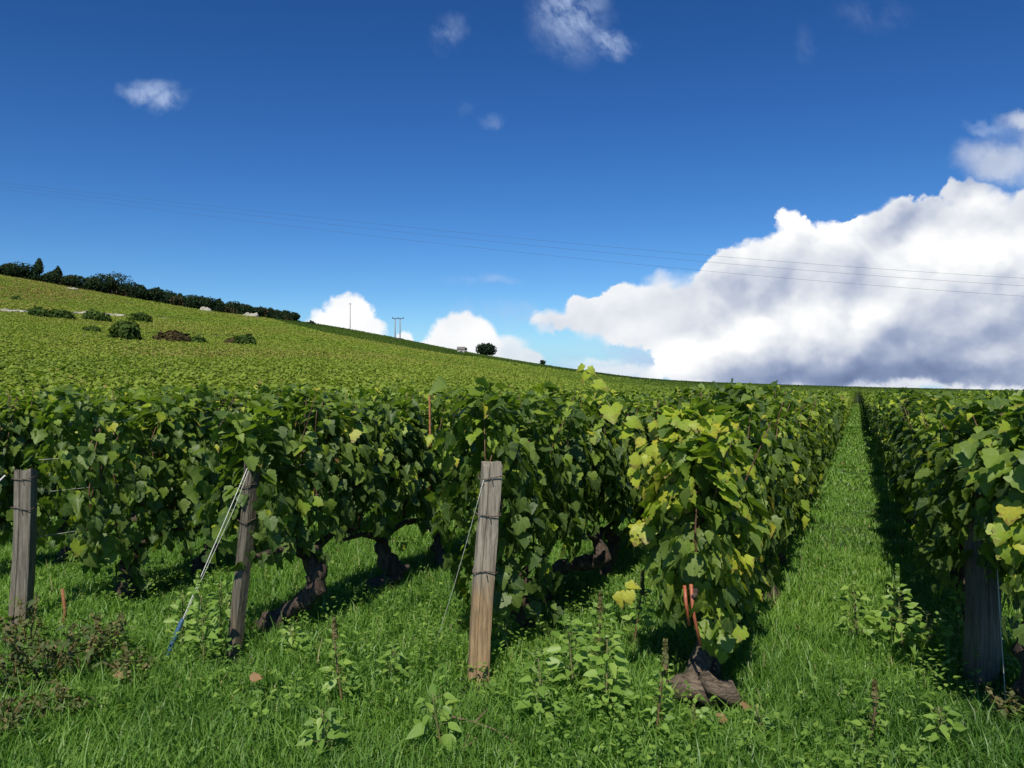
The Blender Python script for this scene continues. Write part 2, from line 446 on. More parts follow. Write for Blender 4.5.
def Z(x, y):
    return float(gz(x, y))


def at(px, py):
    """point on the ground of the near field seen at a picture position"""
    d = CAM_H * F / (py - HZ)
    return (px - 512) / F * d, d


def atd(px, y):
    x = (px - 512) / F * y
    return x, y


def make_obj(name, verts, faces, mats, parent=None, smooth=False, tint=None, uv=None, matidx=None):
    """verts (n,3) array; faces list of tuples, or array (m,k)"""
    me = bpy.data.meshes.new(name)
    verts = np.asarray(verts, dtype=np.float32)
    if isinstance(faces, np.ndarray):
        k = faces.shape[1]
        me.vertices.add(len(verts)); me.vertices.foreach_set('co', verts.ravel())
        me.loops.add(faces.size); me.loops.foreach_set('vertex_index', faces.astype(np.int32).ravel())
        me.polygons.add(len(faces)); me.polygons.foreach_set('loop_start', np.arange(0, faces.size, k, dtype=np.int32))
        me.update(calc_edges=True)
    else:
        me.from_pydata(verts.tolist(), [], faces)
    if tint is not None:
        a = me.attributes.new('tint', 'FLOAT', 'POINT'); a.data.foreach_set('value', np.asarray(tint, np.float32))
    if uv is not None:
        u = me.uv_layers.new(name='leaf')
        idx = np.empty(len(me.loops), np.int32); me.loops.foreach_get('vertex_index', idx)
        u.data.foreach_set('uv', np.asarray(uv, np.float32)[idx].ravel())
    for m in (mats if isinstance(mats, (list, tuple)) else [mats]): me.materials.append(m)
    if matidx is not None: me.polygons.foreach_set('material_index', np.asarray(matidx, np.int32))
    if smooth: me.polygons.foreach_set('use_smooth', [True] * len(me.polygons))
    me.update()
    o = bpy.data.objects.new(name, me)
    col.objects.link(o)
    if parent is not None: o.parent = parent
    return o


def tag(o, label=None, cat=None, group=None, kind=None):
    if label: o['label'] = label
    if cat: o['category'] = cat
    if group: o['group'] = group
    if kind: o['kind'] = kind
    return o


def empty(name, loc, label, cat, group=None, rz=0.0):
    o = bpy.data.objects.new(name, None)
    o.empty_display_size = 0.1
    o.location = loc; o.rotation_euler = (0, 0, rz)
    col.objects.link(o)
    return tag(o, label, cat, group)


class MB:
    """collects tubes, boxes and free quads into one mesh"""
    def __init__(self):
        self.v = []; self.f = []; self.t = []

    def tube(self, pts, rad, n=8, jitter=0.0, seed=0, cap=True):
        r_ = random.Random(seed)
        pts = [Vector(p) for p in pts]
        if not isinstance(rad, (list, tuple)): rad = [rad] * len(pts)
        base = len(self.v)
        prev = None
        for i, p in enumerate(pts):
            d = (pts[min(i + 1, len(pts) - 1)] - pts[max(i - 1, 0)]).normalized()
            if prev is None:
                a = Vector((0, 0, 1)) if abs(d.z) < 0.9 else Vector((1, 0, 0))
                s = d.cross(a).normalized()
            else:
                s = (prev - d * prev.dot(d)).normalized()
            prev = s
            t = d.cross(s)
            for k in range(n):
                an = 2 * math.pi * k / n
                rr = rad[i] * (1 + jitter * (r_.random() - 0.5) * 2)
                self.v.append(tuple(p + (s * math.cos(an) + t * math.sin(an)) * rr))
        for i in range(len(pts) - 1):
            for k in range(n):
                a = base + i * n + k; b = base + i * n + (k + 1) % n
                self.f.append((a, b, b + n, a + n))
        if cap:
            self.f.append(tuple(base + k for k in range(n))[::-1])
            self.f.append(tuple(base + (len(pts) - 1) * n + k for k in range(n)))
        return self

    def box(self, c, s, rz=0.0):
        cx, cy, cz = c; base = len(self.v)
        ca, sa = math.cos(rz), math.sin(rz)
        for dx, dy, dz in ((-1, -1, -1), (1, -1, -1), (1, 1, -1), (-1, 1, -1), (-1, -1, 1), (1, -1, 1), (1, 1, 1), (-1, 1, 1)):
            x, y = dx * s[0] / 2, dy * s[1] / 2
            self.v.append((cx + x * ca - y * sa, cy + x * sa + y * ca, cz + dz * s[2] / 2))
        for q in ((0, 3, 2, 1), (4, 5, 6, 7), (0, 1, 5, 4), (1, 2, 6, 5), (2, 3, 7, 6), (3, 0, 4, 7)):
            self.f.append(tuple(base + k for k in q))
        return self

    def build(self, name, m, parent=None, smooth=True):
        return make_obj(name, np.array(self.v), self.f, m, parent, smooth)


def build_ground():
    a = np.sinh(np.linspace(-7.2, 7.2, 361)) / math.sinh(7.2)
    xs = a * 3200
    ys = np.concatenate([-np.sinh(np.linspace(5.2, 0.05, 60)) / math.sinh(5.2) * 400, np.sinh(np.linspace(0, 7.4, 300)) / math.sinh(7.4) * 4200])
    X, Y = np.meshgrid(xs, ys)
    H = gz(X, Y)
    v = np.stack([X, Y, H], -1).reshape(-1, 3)
    ny, nx = X.shape
    i = np.arange(ny - 1)[:, None] * nx + np.arange(nx - 1)[None]
    f = np.stack([i, i + 1, i + nx + 1, i + nx], -1).reshape(-1, 4)
    o = make_obj('ground', v, f, M_ground, smooth=True)
    tag(o, kind='structure')
build_ground()

# ------------------------------------------------------------------ leaf batches
HALF = [(0.12, -0.12), (0.27, -0.15), (0.40, -0.04), (0.43, 0.11), (0.56, 0.24), (0.52, 0.42), (0.38, 0.50), (0.40, 0.66), (0.25, 0.72), (0.16, 0.88)]
OUT = [(0.0, 0.03)] + HALF + [(0.0, 1.0)] + [(-x, y) for x, y in HALF[::-1]]
LEAF_V = np.array([(0.0, 0.34)] + OUT)
LEAF_F = np.array([(0, i + 1, (i + 1) % len(OUT) + 1) for i in range(len(OUT))])
MID_V = np.array([(0, 0), (.44, .06), (.46, .5), (0, 1), (-.46, .5), (-.44, .06)])
MID_F = np.array([(0, 1, 2, 3), (0, 3, 4, 5)])
OVAL_V = np.array([(0, 0), (.20, .18), (.25, .42), (.13, .76), (0, 1), (-.13, .76), (-.25, .42), (-.20, .18)])
OVAL_F = np.array([(0, 1, 2, 3), (0, 3, 4, 4), (0, 4, 5, 5), (0, 5, 6, 7)])
OVAL_F = np.array([(0, 1, 2, 3), (0, 3, 4, 5), (0, 5, 6, 7)])
QUAD_V = np.array([(.5, 0), (.5, 1), (-.5, 1), (-.5, 0)], float)
QUAD_F = np.array([(0, 1, 2, 3)])


def leaves(pos, nrm, tip, size, tmpl_v, tmpl_f, cup=0.34, droop=0.34, rg=rng):
    """returns verts, faces, uv for N leaves: pos = petiole end, nrm = normal, tip = wished tip direction"""
    n = len(pos)
    nrm = nrm / np.linalg.norm(nrm, axis=1, keepdims=True)
    tip = tip - nrm * (tip * nrm).sum(1, keepdims=True)
    tip = tip / (np.linalg.norm(tip, axis=1, keepdims=True) + 1e-9)
    side = np.cross(tip, nrm)
    k = len(tmpl_v)
    lx = tmpl_v[:, 0][None].repeat(n, 0) * (1 + 0.25 * (rg.random((n, 1)) - 0.5)) * (1 + .16 * (rg.random((n, k)) - .5))
    ly = tmpl_v[:, 1][None].repeat(n, 0) * (1 + .12 * (rg.random((n, k)) - .5))
    cu = cup * (-0.4 + 2.4 * rg.random((n, 1))); dr = droop * (-0.3 + 2.3 * rg.random((n, 1)))
    lz = cu * np.abs(lx) * 1.1 - dr * ly * ly + 0.05 * (rg.random((n, k)) - 0.5)
    s = size[:, None, None]
    v = pos[:, None] + s * (lx[..., None] * side[:, None] + ly[..., None] * tip[:, None] + lz[..., None] * nrm[:, None])
    f = (tmpl_f[None] + (np.arange(n) * k)[:, None, None]).reshape(-1, tmpl_f.shape[1])
    uv = np.stack([tmpl_v[:, 0][None].repeat(n, 0), tmpl_v[:, 1][None].repeat(n, 0)], -1).reshape(-1, 2)
    return v.reshape(-1, 3), f, uv


def vnoise(p, s):
    return np.array([mn.noise(Vector(q) * s) for q in p])


def foliage_points(rg, n, length=1.12, zlo=0.46, zhi=1.27, half=0.21, low=0.0, seed=0.0, yellow=0.10, bulge=0.0, cull=0.10):
    """points, normals, tips, tints of the leaves of one vine; local x runs along the row"""
    m = int(n * 1.6)
    x = (rg.random(m) - 0.5) * length
    zt = rg.random(m) ** 0.85
    # ragged lower and upper limits
    lo = zlo + 0.13 * np.sin(x * 9 + seed * 3.1) + 0.06 * np.sin(x * 23 + seed) - low * np.clip(1 - np.abs(x + 0.15) * 2.2, 0, 1)
    hi = zhi + 0.06 * np.sin(x * 7 + seed * 1.7) + 0.05 * np.sin(x * 19 + seed * 5)
    z = lo + (hi - lo) * zt
    w = half * (0.70 + 0.34 * np.sin(np.clip(zt, 0, 1) * math.pi * 0.95 + 0.35) - .22 * zt ** 2) * (1 + 0.25 * np.sin(x * 11 + z * 6 + seed)) + bulge * zt
    side = np.where(rg.random(m) < 0.5, -1, 1)
    sh = 1 - rg.random(m) ** 1.7 * 0.9
    y = side * w * sh
    top = rg.random(m) < 0.15
    y = np.where(top, (rg.random(m) - 0.5) * 2 * w * 0.75, y)
    z = np.where(top, hi + (rg.random(m) - 0.35) * 0.10, z)
    p = np.stack([x, y, z], 1)
    nz = vnoise(p + seed * 7.3, 4.2)
    keep = nz > -0.48 + cull
    p = p[keep][:n]; top = top[keep][:n]; sh = sh[keep][:n]; side = side[keep][:n]; zt = zt[keep][:n]
    k = len(p)
    nr = np.stack([(rg.random(k) - .5) * 1.3, side * (0.85 - 0.2 * zt), 0.38 + 0.45 * zt + (rg.random(k) - .5) * 0.9], 1)
    nr[top] = np.stack([(rg.random(top.sum()) - .5) * 1.2, (rg.random(top.sum()) - .5) * 1.2, np.ones(top.sum())], 1)
    nr += (rg.random((k, 3)) - .5) * 0.9
    tip = np.stack([(rg.random(k) - .5) * 1.4, side * 0.35 + (rg.random(k) - .5) * .6, -0.9 + (rg.random(k) - .5) * 0.9], 1)
    tip[top] = (rg.random((top.sum(), 3)) - .5) * 2
    t = 0.10 + 0.50 * rg.random(k) ** 1.25 + 0.14 * np.clip(zt, 0, 1) + 0.10 * top
    cl = vnoise(p + seed * 3.3 + 11, 3.0)
    ye = (rg.random(k) < yellow * (0.4 + 1.6 * np.clip(cl + .3, 0, 1)) * (0.35 + zt * 1.1)) & (sh > .5)
    t = np.where(ye, 0.74 + 0.18 * rg.random(k), t)
    t = np.where(rg.random(k) < 0.006, 0.97 + .03 * rg.random(k), t)
    return p, nr, tip, t


def shoots(rg, n, zhi, length=1.1, hmin=0.05, hmax=0.17, half=0.18, xs=None):
    """canes poking out of the crown, each with young pale leaves: returns cane polylines and leaf arrays"""
    canes = []; P = []; N = []; T = []; S = []; tt = []
    for i in range(n):
        x = (rg.random() - .5) * length if xs is None else xs[i]
        y = (rg.random() - .5) * 2 * half
        h = hmin + (hmax - hmin) * rg.random()
        lean = np.array([(rg.random() - .5) * .8, (rg.random() - .5) * .8, 1.0])
        q0 = np.array([x, y, zhi - 0.28])
        pts = [q0 + lean * (0.28 + h) * s + np.array([0, 0, -0.06 * s * s * (rg.random())]) for s in (0, .35, .7, 1.0)]
        canes.append(pts)
        for s in np.linspace(0.35, 1.0, 6):
            q = q0 + lean * (0.28 + h) * s
            a = rg.random() * 6.28
            dirn = np.array([math.cos(a), math.sin(a), 0.1])
            P.append(q + dirn * 0.02); N.append(np.array([math.cos(a) * .4, math.sin(a) * .4, 1.0]) + (rg.random(3) - .5) * .5)
            T.append(dirn + np.array([0, 0, -0.25])); S.append(0.078 - 0.036 * s + 0.01 * rg.random()); tt.append(0.62 + 0.26 * s * rg.random() + 0.08 * s)
    return canes, np.array(P), np.array(N), np.array(T), np.array(S), np.array(tt)


def foliage_mesh(name, rg, n, parent=None, tmpl='leaf', size=(0.065, 0.115), sh=4, extra=None, tint_shift=0.0, material=None, **kw):
    p, nr, tip, t = foliage_points(rg, n, **kw)
    s = size[0] * .8 + (size[1] * 1.12 - size[0] * .8) * rg.random(len(p)) ** 1.2
    canes, P2, N2, T2, S2, t2 = shoots(rg, sh, kw.get('zhi', 1.27), kw.get('length', 1.12)) if sh else ([], None, None, None, None, None)
    if sh:
        k = size[1] / 0.115
        p = np.concatenate([p, P2]); nr = np.concatenate([nr, N2]); tip = np.concatenate([tip, T2]); s = np.concatenate([s, S2 * k]); t = np.concatenate([t, t2])
    if extra:
        for (e_p, e_n, e_t, e_s, e_c) in extra:
            p = np.concatenate([p, e_p]); nr = np.concatenate([nr, e_n]); tip = np.concatenate([tip, e_t]); s = np.concatenate([s, e_s]); t = np.concatenate([t, e_c])
    tv_, tf_ = (LEAF_V, LEAF_F) if tmpl == 'leaf' else (MID_V, MID_F)
    v, f, uv = leaves(p, nr, tip, s, tv_, tf_, rg=rg)
    t = np.where((t > .955) & (rg.random(len(t)) < .8), .3, t)
    tint = np.clip(np.where(t < .9, t + tint_shift, t)[:, None].repeat(len(tv_), 1).ravel(), 0, 1)
    o = make_obj(name, v, f, material or (M_leaf if tmpl == 'leaf' else M_leaf_mid), parent, False, tint, uv)
    return o, canes


def trunk_mesh(rg_seed, parent, pts=None, r0=0.055, arms=True, name='trunk'):
    r_ = random.Random(rg_seed)
    b = MB()
    if pts is None:
        lx = r_.uniform(-0.22, 0.22)
        ly = r_.uniform(-.14, .14)
        pts = [(lx * 1.2, ly, -0.05), (lx * 1.25, ly, 0.03), (lx * 0.9, ly * .6, 0.12), (lx * 0.3, ly * .1, 0.20), (0, 0, 0.29), (0.03, 0, 0.38)]
    # resample so the bark reads as knotty
    out = []; rad = []
    n = len(pts)
    for i in range(n - 1):
        for k in range(3):
            s = k / 3
            p = Vector(pts[i]).lerp(Vector(pts[i + 1]), s)
            q = (i + s) / (n - 1)
            out.append(p + Vector((r_.uniform(-1, 1), r_.uniform(-1, 1), 0)) * 0.008)
            rad.append(r0 * (1.18 - 0.45 * q) * r_.uniform(0.82, 1.22) * (1.22 if 0.62 < q < 0.9 else 1.0))
    out.append(Vector(pts[-1])); rad.append(r0 * 0.6)
    b.tube(out, rad, 11, 0.22, rg_seed)
    for j in range(5):   # knots and stubs
        i = r_.randrange(3, len(out) - 1)
        d = Vector((r_.uniform(-1, 1), r_.uniform(-1, 1), r_.uniform(0, .8))).normalized()
        b.tube([out[i], out[i] + d * r0 * 1.25, out[i] + d * r0 * 1.75], [r0 * .75, r0 * .55, r0 * .3], 7, 0.25, rg_seed + j)
    if arms:
        e = out[-2]
        for sgn in (-1, 1):
            b.tube([e, e + Vector((sgn * .12, 0, .05)), e + Vector((sgn * .3, r_.uniform(-.03, .03), .09)), e + Vector((sgn * .48, 0, .08))], [r0 * .6, r0 * .42, r0 * .32, r0 * .22], 7, 0.2, rg_seed + 9)
    return b.build(name, M_bark, parent)


def cane_mesh(rg, parent, canes, n=7, zhi=1.2, material=None, length=1.0):
    b = MB()
    for i in range(n):
        x = (rg.random() - .5) * length; y = (rg.random() - .5) * .16
        b.tube([(x, 0, .5), (x + (rg.random() - .5) * .1, y * .6, .8), (x + (rg.random() - .5) * .16, y, 1.02), (x + (rg.random() - .5) * .2, y * 1.2, zhi)], [.006, .005, .0042, .003], 5)
    for c in canes: b.tube([tuple(q) for q in c], [.004, .0035, .003, .002], 5)
    return b.build('canes', material or M_cane, parent)


def copy_tree(o, parent=None):
    c = o.copy(); col.objects.link(c)
    if parent is not None: c.parent = parent
    for ch in o.children: copy_tree(ch, c)
    return c


# ------------------------------------------------------------------ vineyard layout
UD = np.array([math.sin(R(22.7)), math.cos(R(22.7))])       # along the rows
ND = np.array([math.cos(R(22.7)), -math.sin(R(22.7))])      # across, to the right
ROWRZ = math.atan2(UD[1], UD[0])
ROWS = {}      # c -> (start s, row name)
row_c = [-0.66, -1.77, -3.10, -4.62]


def P(c, s):
    q = ND * c + UD * s
    return float(q[0]), float(q[1])


ROWNAME = {0.60: 'right of the grass aisle', -0.66: 'left of the grass aisle', -1.77: 'behind the tan post', -3.10: 'behind the leaning post',
           -4.62: 'behind the leftmost post'}
rows = [0.60, -0.66, -1.77, -3.10, -4.62]
for i in range(40): rows.append(-4.62 - 1.32 * (i + 1))
for i in range(30): rows.append(0.60 + 1.22 * (i + 1))
START = {0.60: 4.16, -0.66: 4.00, -1.77: 4.28, -3.10: 4.03, -4.62: 4.15}
ORD = ['first', 'second', 'third', 'fourth', 'fifth', 'sixth', 'seventh', 'eighth', 'ninth', 'tenth']

cands = []
for c in rows:
    s0 = START.get(c, 4.0)
    k = 0
    s = s0
    while s < 90:
        x, y = P(c, s)
        if y > 1.5 and -0.66 * y - 1.0 < x < 0.66 * y + 1.0:
            cands.append((math.hypot(x, y), c, s, k, x, y))
        s += 0.97; k += 1
cands.sort()
N_IND = 296
individual = cands[:N_IND]
IND_KEYS = {(c, k) for _, c, s, k, x, y in individual}
far_limit = individual[-1][0]
print('individual vines reach', far_limit)

# library of vine foliage: near (lobed leaves), mid and far-ish
VG = 'grapevines trained along the trellis rows'


def make_vine(seed, near=True, n=620, sh=5, **kw):
    root = bpy.data.objects.new('grapevine', None); root.empty_display_size = .1
    col.objects.link(root)
    rg = np.random.default_rng(seed)
    if near:
        fo, canes = foliage_mesh('foliage', rg, n, root, 'leaf', (0.044, 0.082), sh, seed=seed * 1.37, **kw)
        trunk_mesh(seed, root, r0=.044)
        cane_mesh(rg, root, canes, zhi=kw.get('zhi', 1.22))
    else:
        fo, canes = foliage_mesh('foliage', rg, n, root, 'mid', (0.055, 0.090), sh, seed=seed * 1.37, **kw)
        trunk_mesh(seed, root)
    return root


lib_near = [make_vine(100 + i, True, 1250, 13, yellow=0.19, zhi=1.25) for i in range(8)]
lib_mid = [make_vine(200 + i, False, 720, 11, yellow=0.18, zhi=1.25) for i in range(6)]
# plain single-mesh vines for the ones too small to show parts
lib_far = []
for i in range(6):
    rg = np.random.default_rng(300 + i)
    o, _ = foliage_mesh('grapevine', rg, 340, None, 'mid', (0.09, 0.135), 3, seed=i * 2.3, yellow=0.09, zhi=1.28)
    lib_far.append(o)


def lib_children(o):
    return list(o.children)


rr = random.Random(5)


def vine_label(c, k, x, y):
    if c == 0.60: rn = 'in the row right of the grass aisle'
    elif c in ROWNAME: rn = 'in the row ' + ROWNAME[c]
    elif c > 0.6: rn = None
    else: rn = None
    if rn:
        if k < 10:
            return f'{ORD[k]} grapevine from the near end {rn}'
        return f'small grapevine past the tenth one {rn}'
    if c > 0.6:
        return 'leafy grapevine in the rows beyond the right edge row'
    i = int(round((-4.62 - c) / 1.32))
    if i <= 8:
        return f'green grapevine in the {ORD[i - 1]} row beyond the leftmost post'
    return 'small distant grapevine past the eighth row behind the pale left post'


def single_vine(root, c, k, s, rz=ROWRZ):
    x, y = P(c + (.10 if c > 0 else 0), s)
    root.location = (x, y, Z(x, y) - 0.01)
    root.rotation_euler = (0, 0, rz)


SPECIAL = {(-0.66, 0), (-1.77, 0), (-1.77, 1), (-3.10, 0), (-3.10, 1), (0.60, 0), (-4.62, 0)}
used = set()
for dist, c, s, k, x, y in individual:
    if (c, k) in SPECIAL: continue
    if dist < 10.5: lib = lib_near
    elif dist < 16.5: lib = lib_mid
    else: lib = lib_far
    proto = lib[rr.randrange(len(lib))]
    if proto not in used:
        o = proto; used.add(proto)
    else:
        o = copy_tree(proto)
    js = rr.uniform(-.05, .05)
    x, y = P(c + rr.uniform(-.03, .03), s + js)
    o.location = (x, y, Z(x, y))
    o.rotation_euler = (0, 0, ROWRZ + (math.pi if rr.random() < .5 else 0) + rr.uniform(-.05, .05))
    sc = rr.uniform(.95, 1.05)
    o.scale = (1, rr.uniform(.9, 1.12), sc)
    tag(o, vine_label(c, k, x, y), 'grapevine', VG)
for p_ in lib_near + lib_mid + lib_far:
    if p_ not in used:
        for ch in list(p_.children): bpy.data.objects.remove(ch)
        bpy.data.objects.remove(p_)

# ---- the vines that stand at the front and show their own shape


def cluster(rg, centre, rad, n, t_lo, t_hi, s_lo=0.06, s_hi=0.11, towards=(0, 0, 1)):
    q = rg.normal(size=(n, 3)); q /= np.linalg.norm(q, axis=1, keepdims=True)
    r_ = rg.random((n, 1)) ** 0.5
    n_ = n; s_lo *= .85; s_hi *= .85; t_hi = min(t_hi, .93)
    p = np.array(centre) + q * r_ * np.array(rad)
    nr = q * 0.55 + np.array(towards) + (rg.random((n, 3)) - .5) * .6
    tp = np.stack([(rg.random(n) - .5), (rg.random(n) - .5), -0.8 - 0.3 * rg.random(n)], 1)
    return p, nr, tp, s_lo + (s_hi - s_lo) * rg.random(n), t_lo + (t_hi - t_lo) * rg.random(n)


# local frame of a vine: +x along the row away from the camera, +y = to the left of the row
CAMV = (-0.75, -0.05, 0.55)      # towards the camera and up, in the local frame
# 1. row left of the aisle: the big yellowing end vine
def special_vine(c, k, s, label, n, seed, extra, trunk_pts=None, r0=0.055, canes_extra=None, **kw):
    root = bpy.data.objects.new('grapevine', None); col.objects.link(root)
    rg = np.random.default_rng(seed)
    n = int(n * 1.75)
    kw['zhi'] = kw['zhi'] + .04
    fo, canes = foliage_mesh('foliage', rg, n, root, 'leaf', (0.044, 0.086), kw.pop('sh', 5), extra=extra(rg), seed=seed * .77, **kw)
    trunk_mesh(seed, root, trunk_pts, r0)
    cane_mesh(rg, root, canes, n=kw.pop('ncane', 8), length=kw.get('length', 1.1) * .8)
    single_vine(root, c, k, s)
    tag(root, label, 'grapevine', VG)
    return root


v1 = special_vine(-0.66, 0, 4.05, 'bushy end grapevine with yellow-green leaves and thick stump, left of the grass aisle', 760, 41,
    lambda rg: [cluster(rg, (-0.32, 0.12, 1.08), (.17, .17, .20), 120, .74, .90, .055, .10, CAMV),
                cluster(rg, (-0.24, 0.03, 1.25), (.20, .20, .08), 100, .68, .90, .055, .10, (-.5, 0, 1)),
                cluster(rg, (-0.36, 0.24, 0.80), (.09, .07, .07), 16, .82, .95, .06, .10, CAMV),
                cluster(rg, (-0.36, 0.12, 0.93), (.10, .07, .05), 8, .86, .955, .07, .11, CAMV),
                cluster(rg, (-0.36, 0.31, 0.50), (.06, .05, .04), 5, .86, .97, .05, .08, CAMV),
                cluster(rg, (-0.40, -0.14, 0.74), (.05, .04, .20), 16, .84, .93, .04, .06, CAMV),
                cluster(rg, (-0.30, 0.02, 0.70), (.16, .20, .24), 80, .38, .68, .06, .11, CAMV),
                cluster(rg, (-0.32, -0.10, 0.36), (.08, .10, .10), 26, .50, .80, .06, .11, CAMV)],
    trunk_pts=[(-0.05, 0.0, 0.0), (0.02, 0.02, 0.12), (0.05, -0.02, 0.24), (0.02, 0.0, 0.36), (0.0, 0, 0.5)], r0=0.05, length=1.05, zlo=0.48, zhi=1.15, half=0.20, low=0.10, yellow=0.42, cull=.22, sh=8, tint_shift=.05)
# the flat gnarled stump lying at its foot, and red canes
b = MB()
b.tube([(-.26, .16, .05), (-.29, .12, .07), (-.27, .07, .08), (-.30, .03, .085), (-.27, -.02, .08), (-.29, -.07, .07), (-.27, -.12, .07), (-.28, -.17, .04)], [.02, .045, .058, .05, .062, .048, .05, .018], 14, .32, 3)
b.tube([(-.26, .03, .07), (-.15, .02, .16), (-.03, .0, .26)], [.06, .048, .04], 10, .2, 4)
b.tube([(-.29, -.02, .13), (-.35, -.06, .11), (-.36, -.13, .08)], [.03, .028, .014], 8, .2, 6)
b.build('stump', M_stump, v1)
b = MB()
b.tube([(-.44, .04, .57), (-.46, .03, .50), (-.44, .02, .40)], [.008, .008, .007], 6)
b.tube([(-.45, .01, .58), (-.46, .0, .47), (-.45, -.03, .32)], [.008, .008, .007], 6)
b.build('red_cane', M_redcane, v1)
# tall young shoot to its upper left
rg = np.random.default_rng(9)
b = MB()
sp = [np.array(q) for q in [(-.18, .24, 1.08), (-.22, .33, 1.22), (-.26, .42, 1.34), (-.26, .50, 1.45), (-.24, .56, 1.52)]]
b.tube([tuple(q) for q in sp], [.004, .004, .0035, .003, .002], 5)
b.build('shoot', M_greencane, v1)
pp = []; nn = []; tt = []; ss_ = []; tc_ = []
for i, (q, sz) in enumerate([(sp[1], .09), (sp[1] + (0, .02, .05), .08), (sp[2], .105), (sp[2] + np.array((0, .03, .05)), .07), (sp[3], .075), (sp[3] + np.array((0, .02, .04)), .06), (sp[4], .05), (sp[4] + np.array((.0, -.02, .0)), .045)]):
    pp.append(q); a = i * 2.3
    nn.append((-.7, .2 * math.cos(a), .8)); tt.append((0.1, math.cos(a), -.4 + .3 * math.sin(a))); ss_.append(sz); tc_.append(.78 + .08 * rg.random())
v_, f_, uv_ = leaves(np.array(pp), np.array(nn, float), np.array(tt, float), np.array(ss_), LEAF_V, LEAF_F, rg=rg)
make_obj('shoot_leaves', v_, f_, M_leaf, v1, False, np.repeat(tc_, len(LEAF_V)), uv_)

v2 = special_vine(-1.77, 0, 4.30, 'end grapevine with low hanging round leaves just behind the tan split post', 640, 42,
    lambda rg: [cluster(rg, (-.40, -.06, .46), (.10, .10, .20), 60, .42, .62, .07, .105, CAMV), cluster(rg, (-.30, 0, 1.2), (.22, .2, .1), 26, .66, .86, .06, .1, (-.3, 0, 1)),
                cluster(rg, (-.46, .02, .95), (.04, .03, .02), 2, .80, .88, .05, .07, CAMV), cluster(rg, (-.38, .22, 1.12), (.06, .08, .08), 9, .76, .93, .05, .08, CAMV)],
    length=1.1, zlo=.50, zhi=1.26, half=.24, low=.22, yellow=.10)
v3 = special_vine(-1.77, 1, 5.40, 'grapevine with a crooked bare trunk bending sideways, right of the tan split post', 560, 43,
    lambda rg: [cluster(rg, (.1, 0, 1.22), (.3, .2, .08), 20, .6, .84, .06, .1, (-.3, 0, 1))],
    trunk_pts=[(-.20, .18, -.04), (-.18, .18, .08), (-.18, .16, .20), (-.10, .08, .27), (.06, -.06, .27), (.12, -.14, .30), (.16, -.06, .46)], r0=.045, length=1.05, zlo=.68, zhi=1.25, half=.21, yellow=.12)
v4 = special_vine(-3.10, 0, 4.05, 'end grapevine with a thick twisted trunk beside the leaning grey post', 700, 44,
    lambda rg: [cluster(rg, (-.40, .02, .80), (.10, .12, .16), 40, .30, .60, .08, .13, CAMV), cluster(rg, (-.42, .02, .72), (.03, .03, .03), 2, .86, .93, .07, .10, CAMV),
                cluster(rg, (-.2, .02, .56), (.1, .12, .06), 22, .40, .62, .08, .12, CAMV)],
    trunk_pts=[(-.10, .12, -.04), (-.09, .12, .05), (-.05, .04, .13), (.0, -.08, .20), (.02, -.15, .29), (.03, -.14, .38), (.05, -.04, .50)], r0=.056, length=1.12, zlo=.54, zhi=1.26, half=.22, yellow=.12)
v5 = special_vine(-3.10, 1, 5.05, 'grapevine on a short knotted stump in the row between the tan and grey posts', 620, 45,
    lambda rg: [cluster(rg, (.1, -.05, 1.2), (.25, .2, .1), 26, .62, .85, .06, .1, (-.3, 0, 1)), cluster(rg, (.06, -.12, .34), (.03, .03, .07), 8, .8, .92, .03, .045, CAMV),
                cluster(rg, (-.3, 0, .85), (.06, .1, .1), 5, .8, .9, .05, .075, CAMV)],
    trunk_pts=[(-.06, .06, -.02), (-.05, .05, .05), (.05, -.04, .08), (.07, -.08, .15), (.02, -.03, .22), (.0, 0, .31), (-.02, 0, .42)], r0=.056, length=1.08, zlo=.56, zhi=1.26, half=.21, yellow=.14)
v6 = special_vine(0.60, 0, 4.18, 'end grapevine with curling yellow and tan leaves at the right edge of the aisle', 640, 46,
    lambda rg: [cluster(rg, (-.42, .10, .86), (.08, .12, .20), 34, .72, .96, .06, .10, CAMV), cluster(rg, (-.42, .12, .98), (.05, .07, .03), 5, .95, .985, .08, .11, CAMV),
                cluster(rg, (-.35, .1, 1.18), (.2, .25, .12), 40, .52, .82, .07, .12, (-.3, 0, 1)), cluster(rg, (-.42, .04, .66), (.06, .06, .08), 12, .74, .9, .06, .09, CAMV)],
    trunk_pts=[(-.14, -.04, -.05), (-.12, -.02, .08), (-.10, 0, .2), (-.02, 0, .3), (0, 0, .45)], r0=.075, length=1.0, zlo=.66, zhi=1.20, half=.17, yellow=.24)
v7 = special_vine(-4.62, 0, 4.25, 'end grapevine with drooping light green leaves beside the pale square post', 680, 47,
    lambda rg: [cluster(rg, (-.2, .0, .45), (.3, .18, .16), 60, .35, .62, .07, .12, CAMV)],
    length=1.3, zlo=.42, zhi=1.27, half=.27, low=.14, yellow=.12)

# ------------------------------------------------------------------ the rest of the vineyard, one mass of leaves on vine rows


def patch_tint(x, y):
    """ripeness of the vines across the hill: 0 dark green .. 1 yellowing"""
    a = np.sin(x * .021 + y * .013 + 1.3) * np.sin(y * .027 - x * .008) * .5 + .5
    b_ = np.sin(x * .07 + 2) * np.sin(y * .05 + x * .02) * .5 + .5
    return .6 * a + .4 * b_


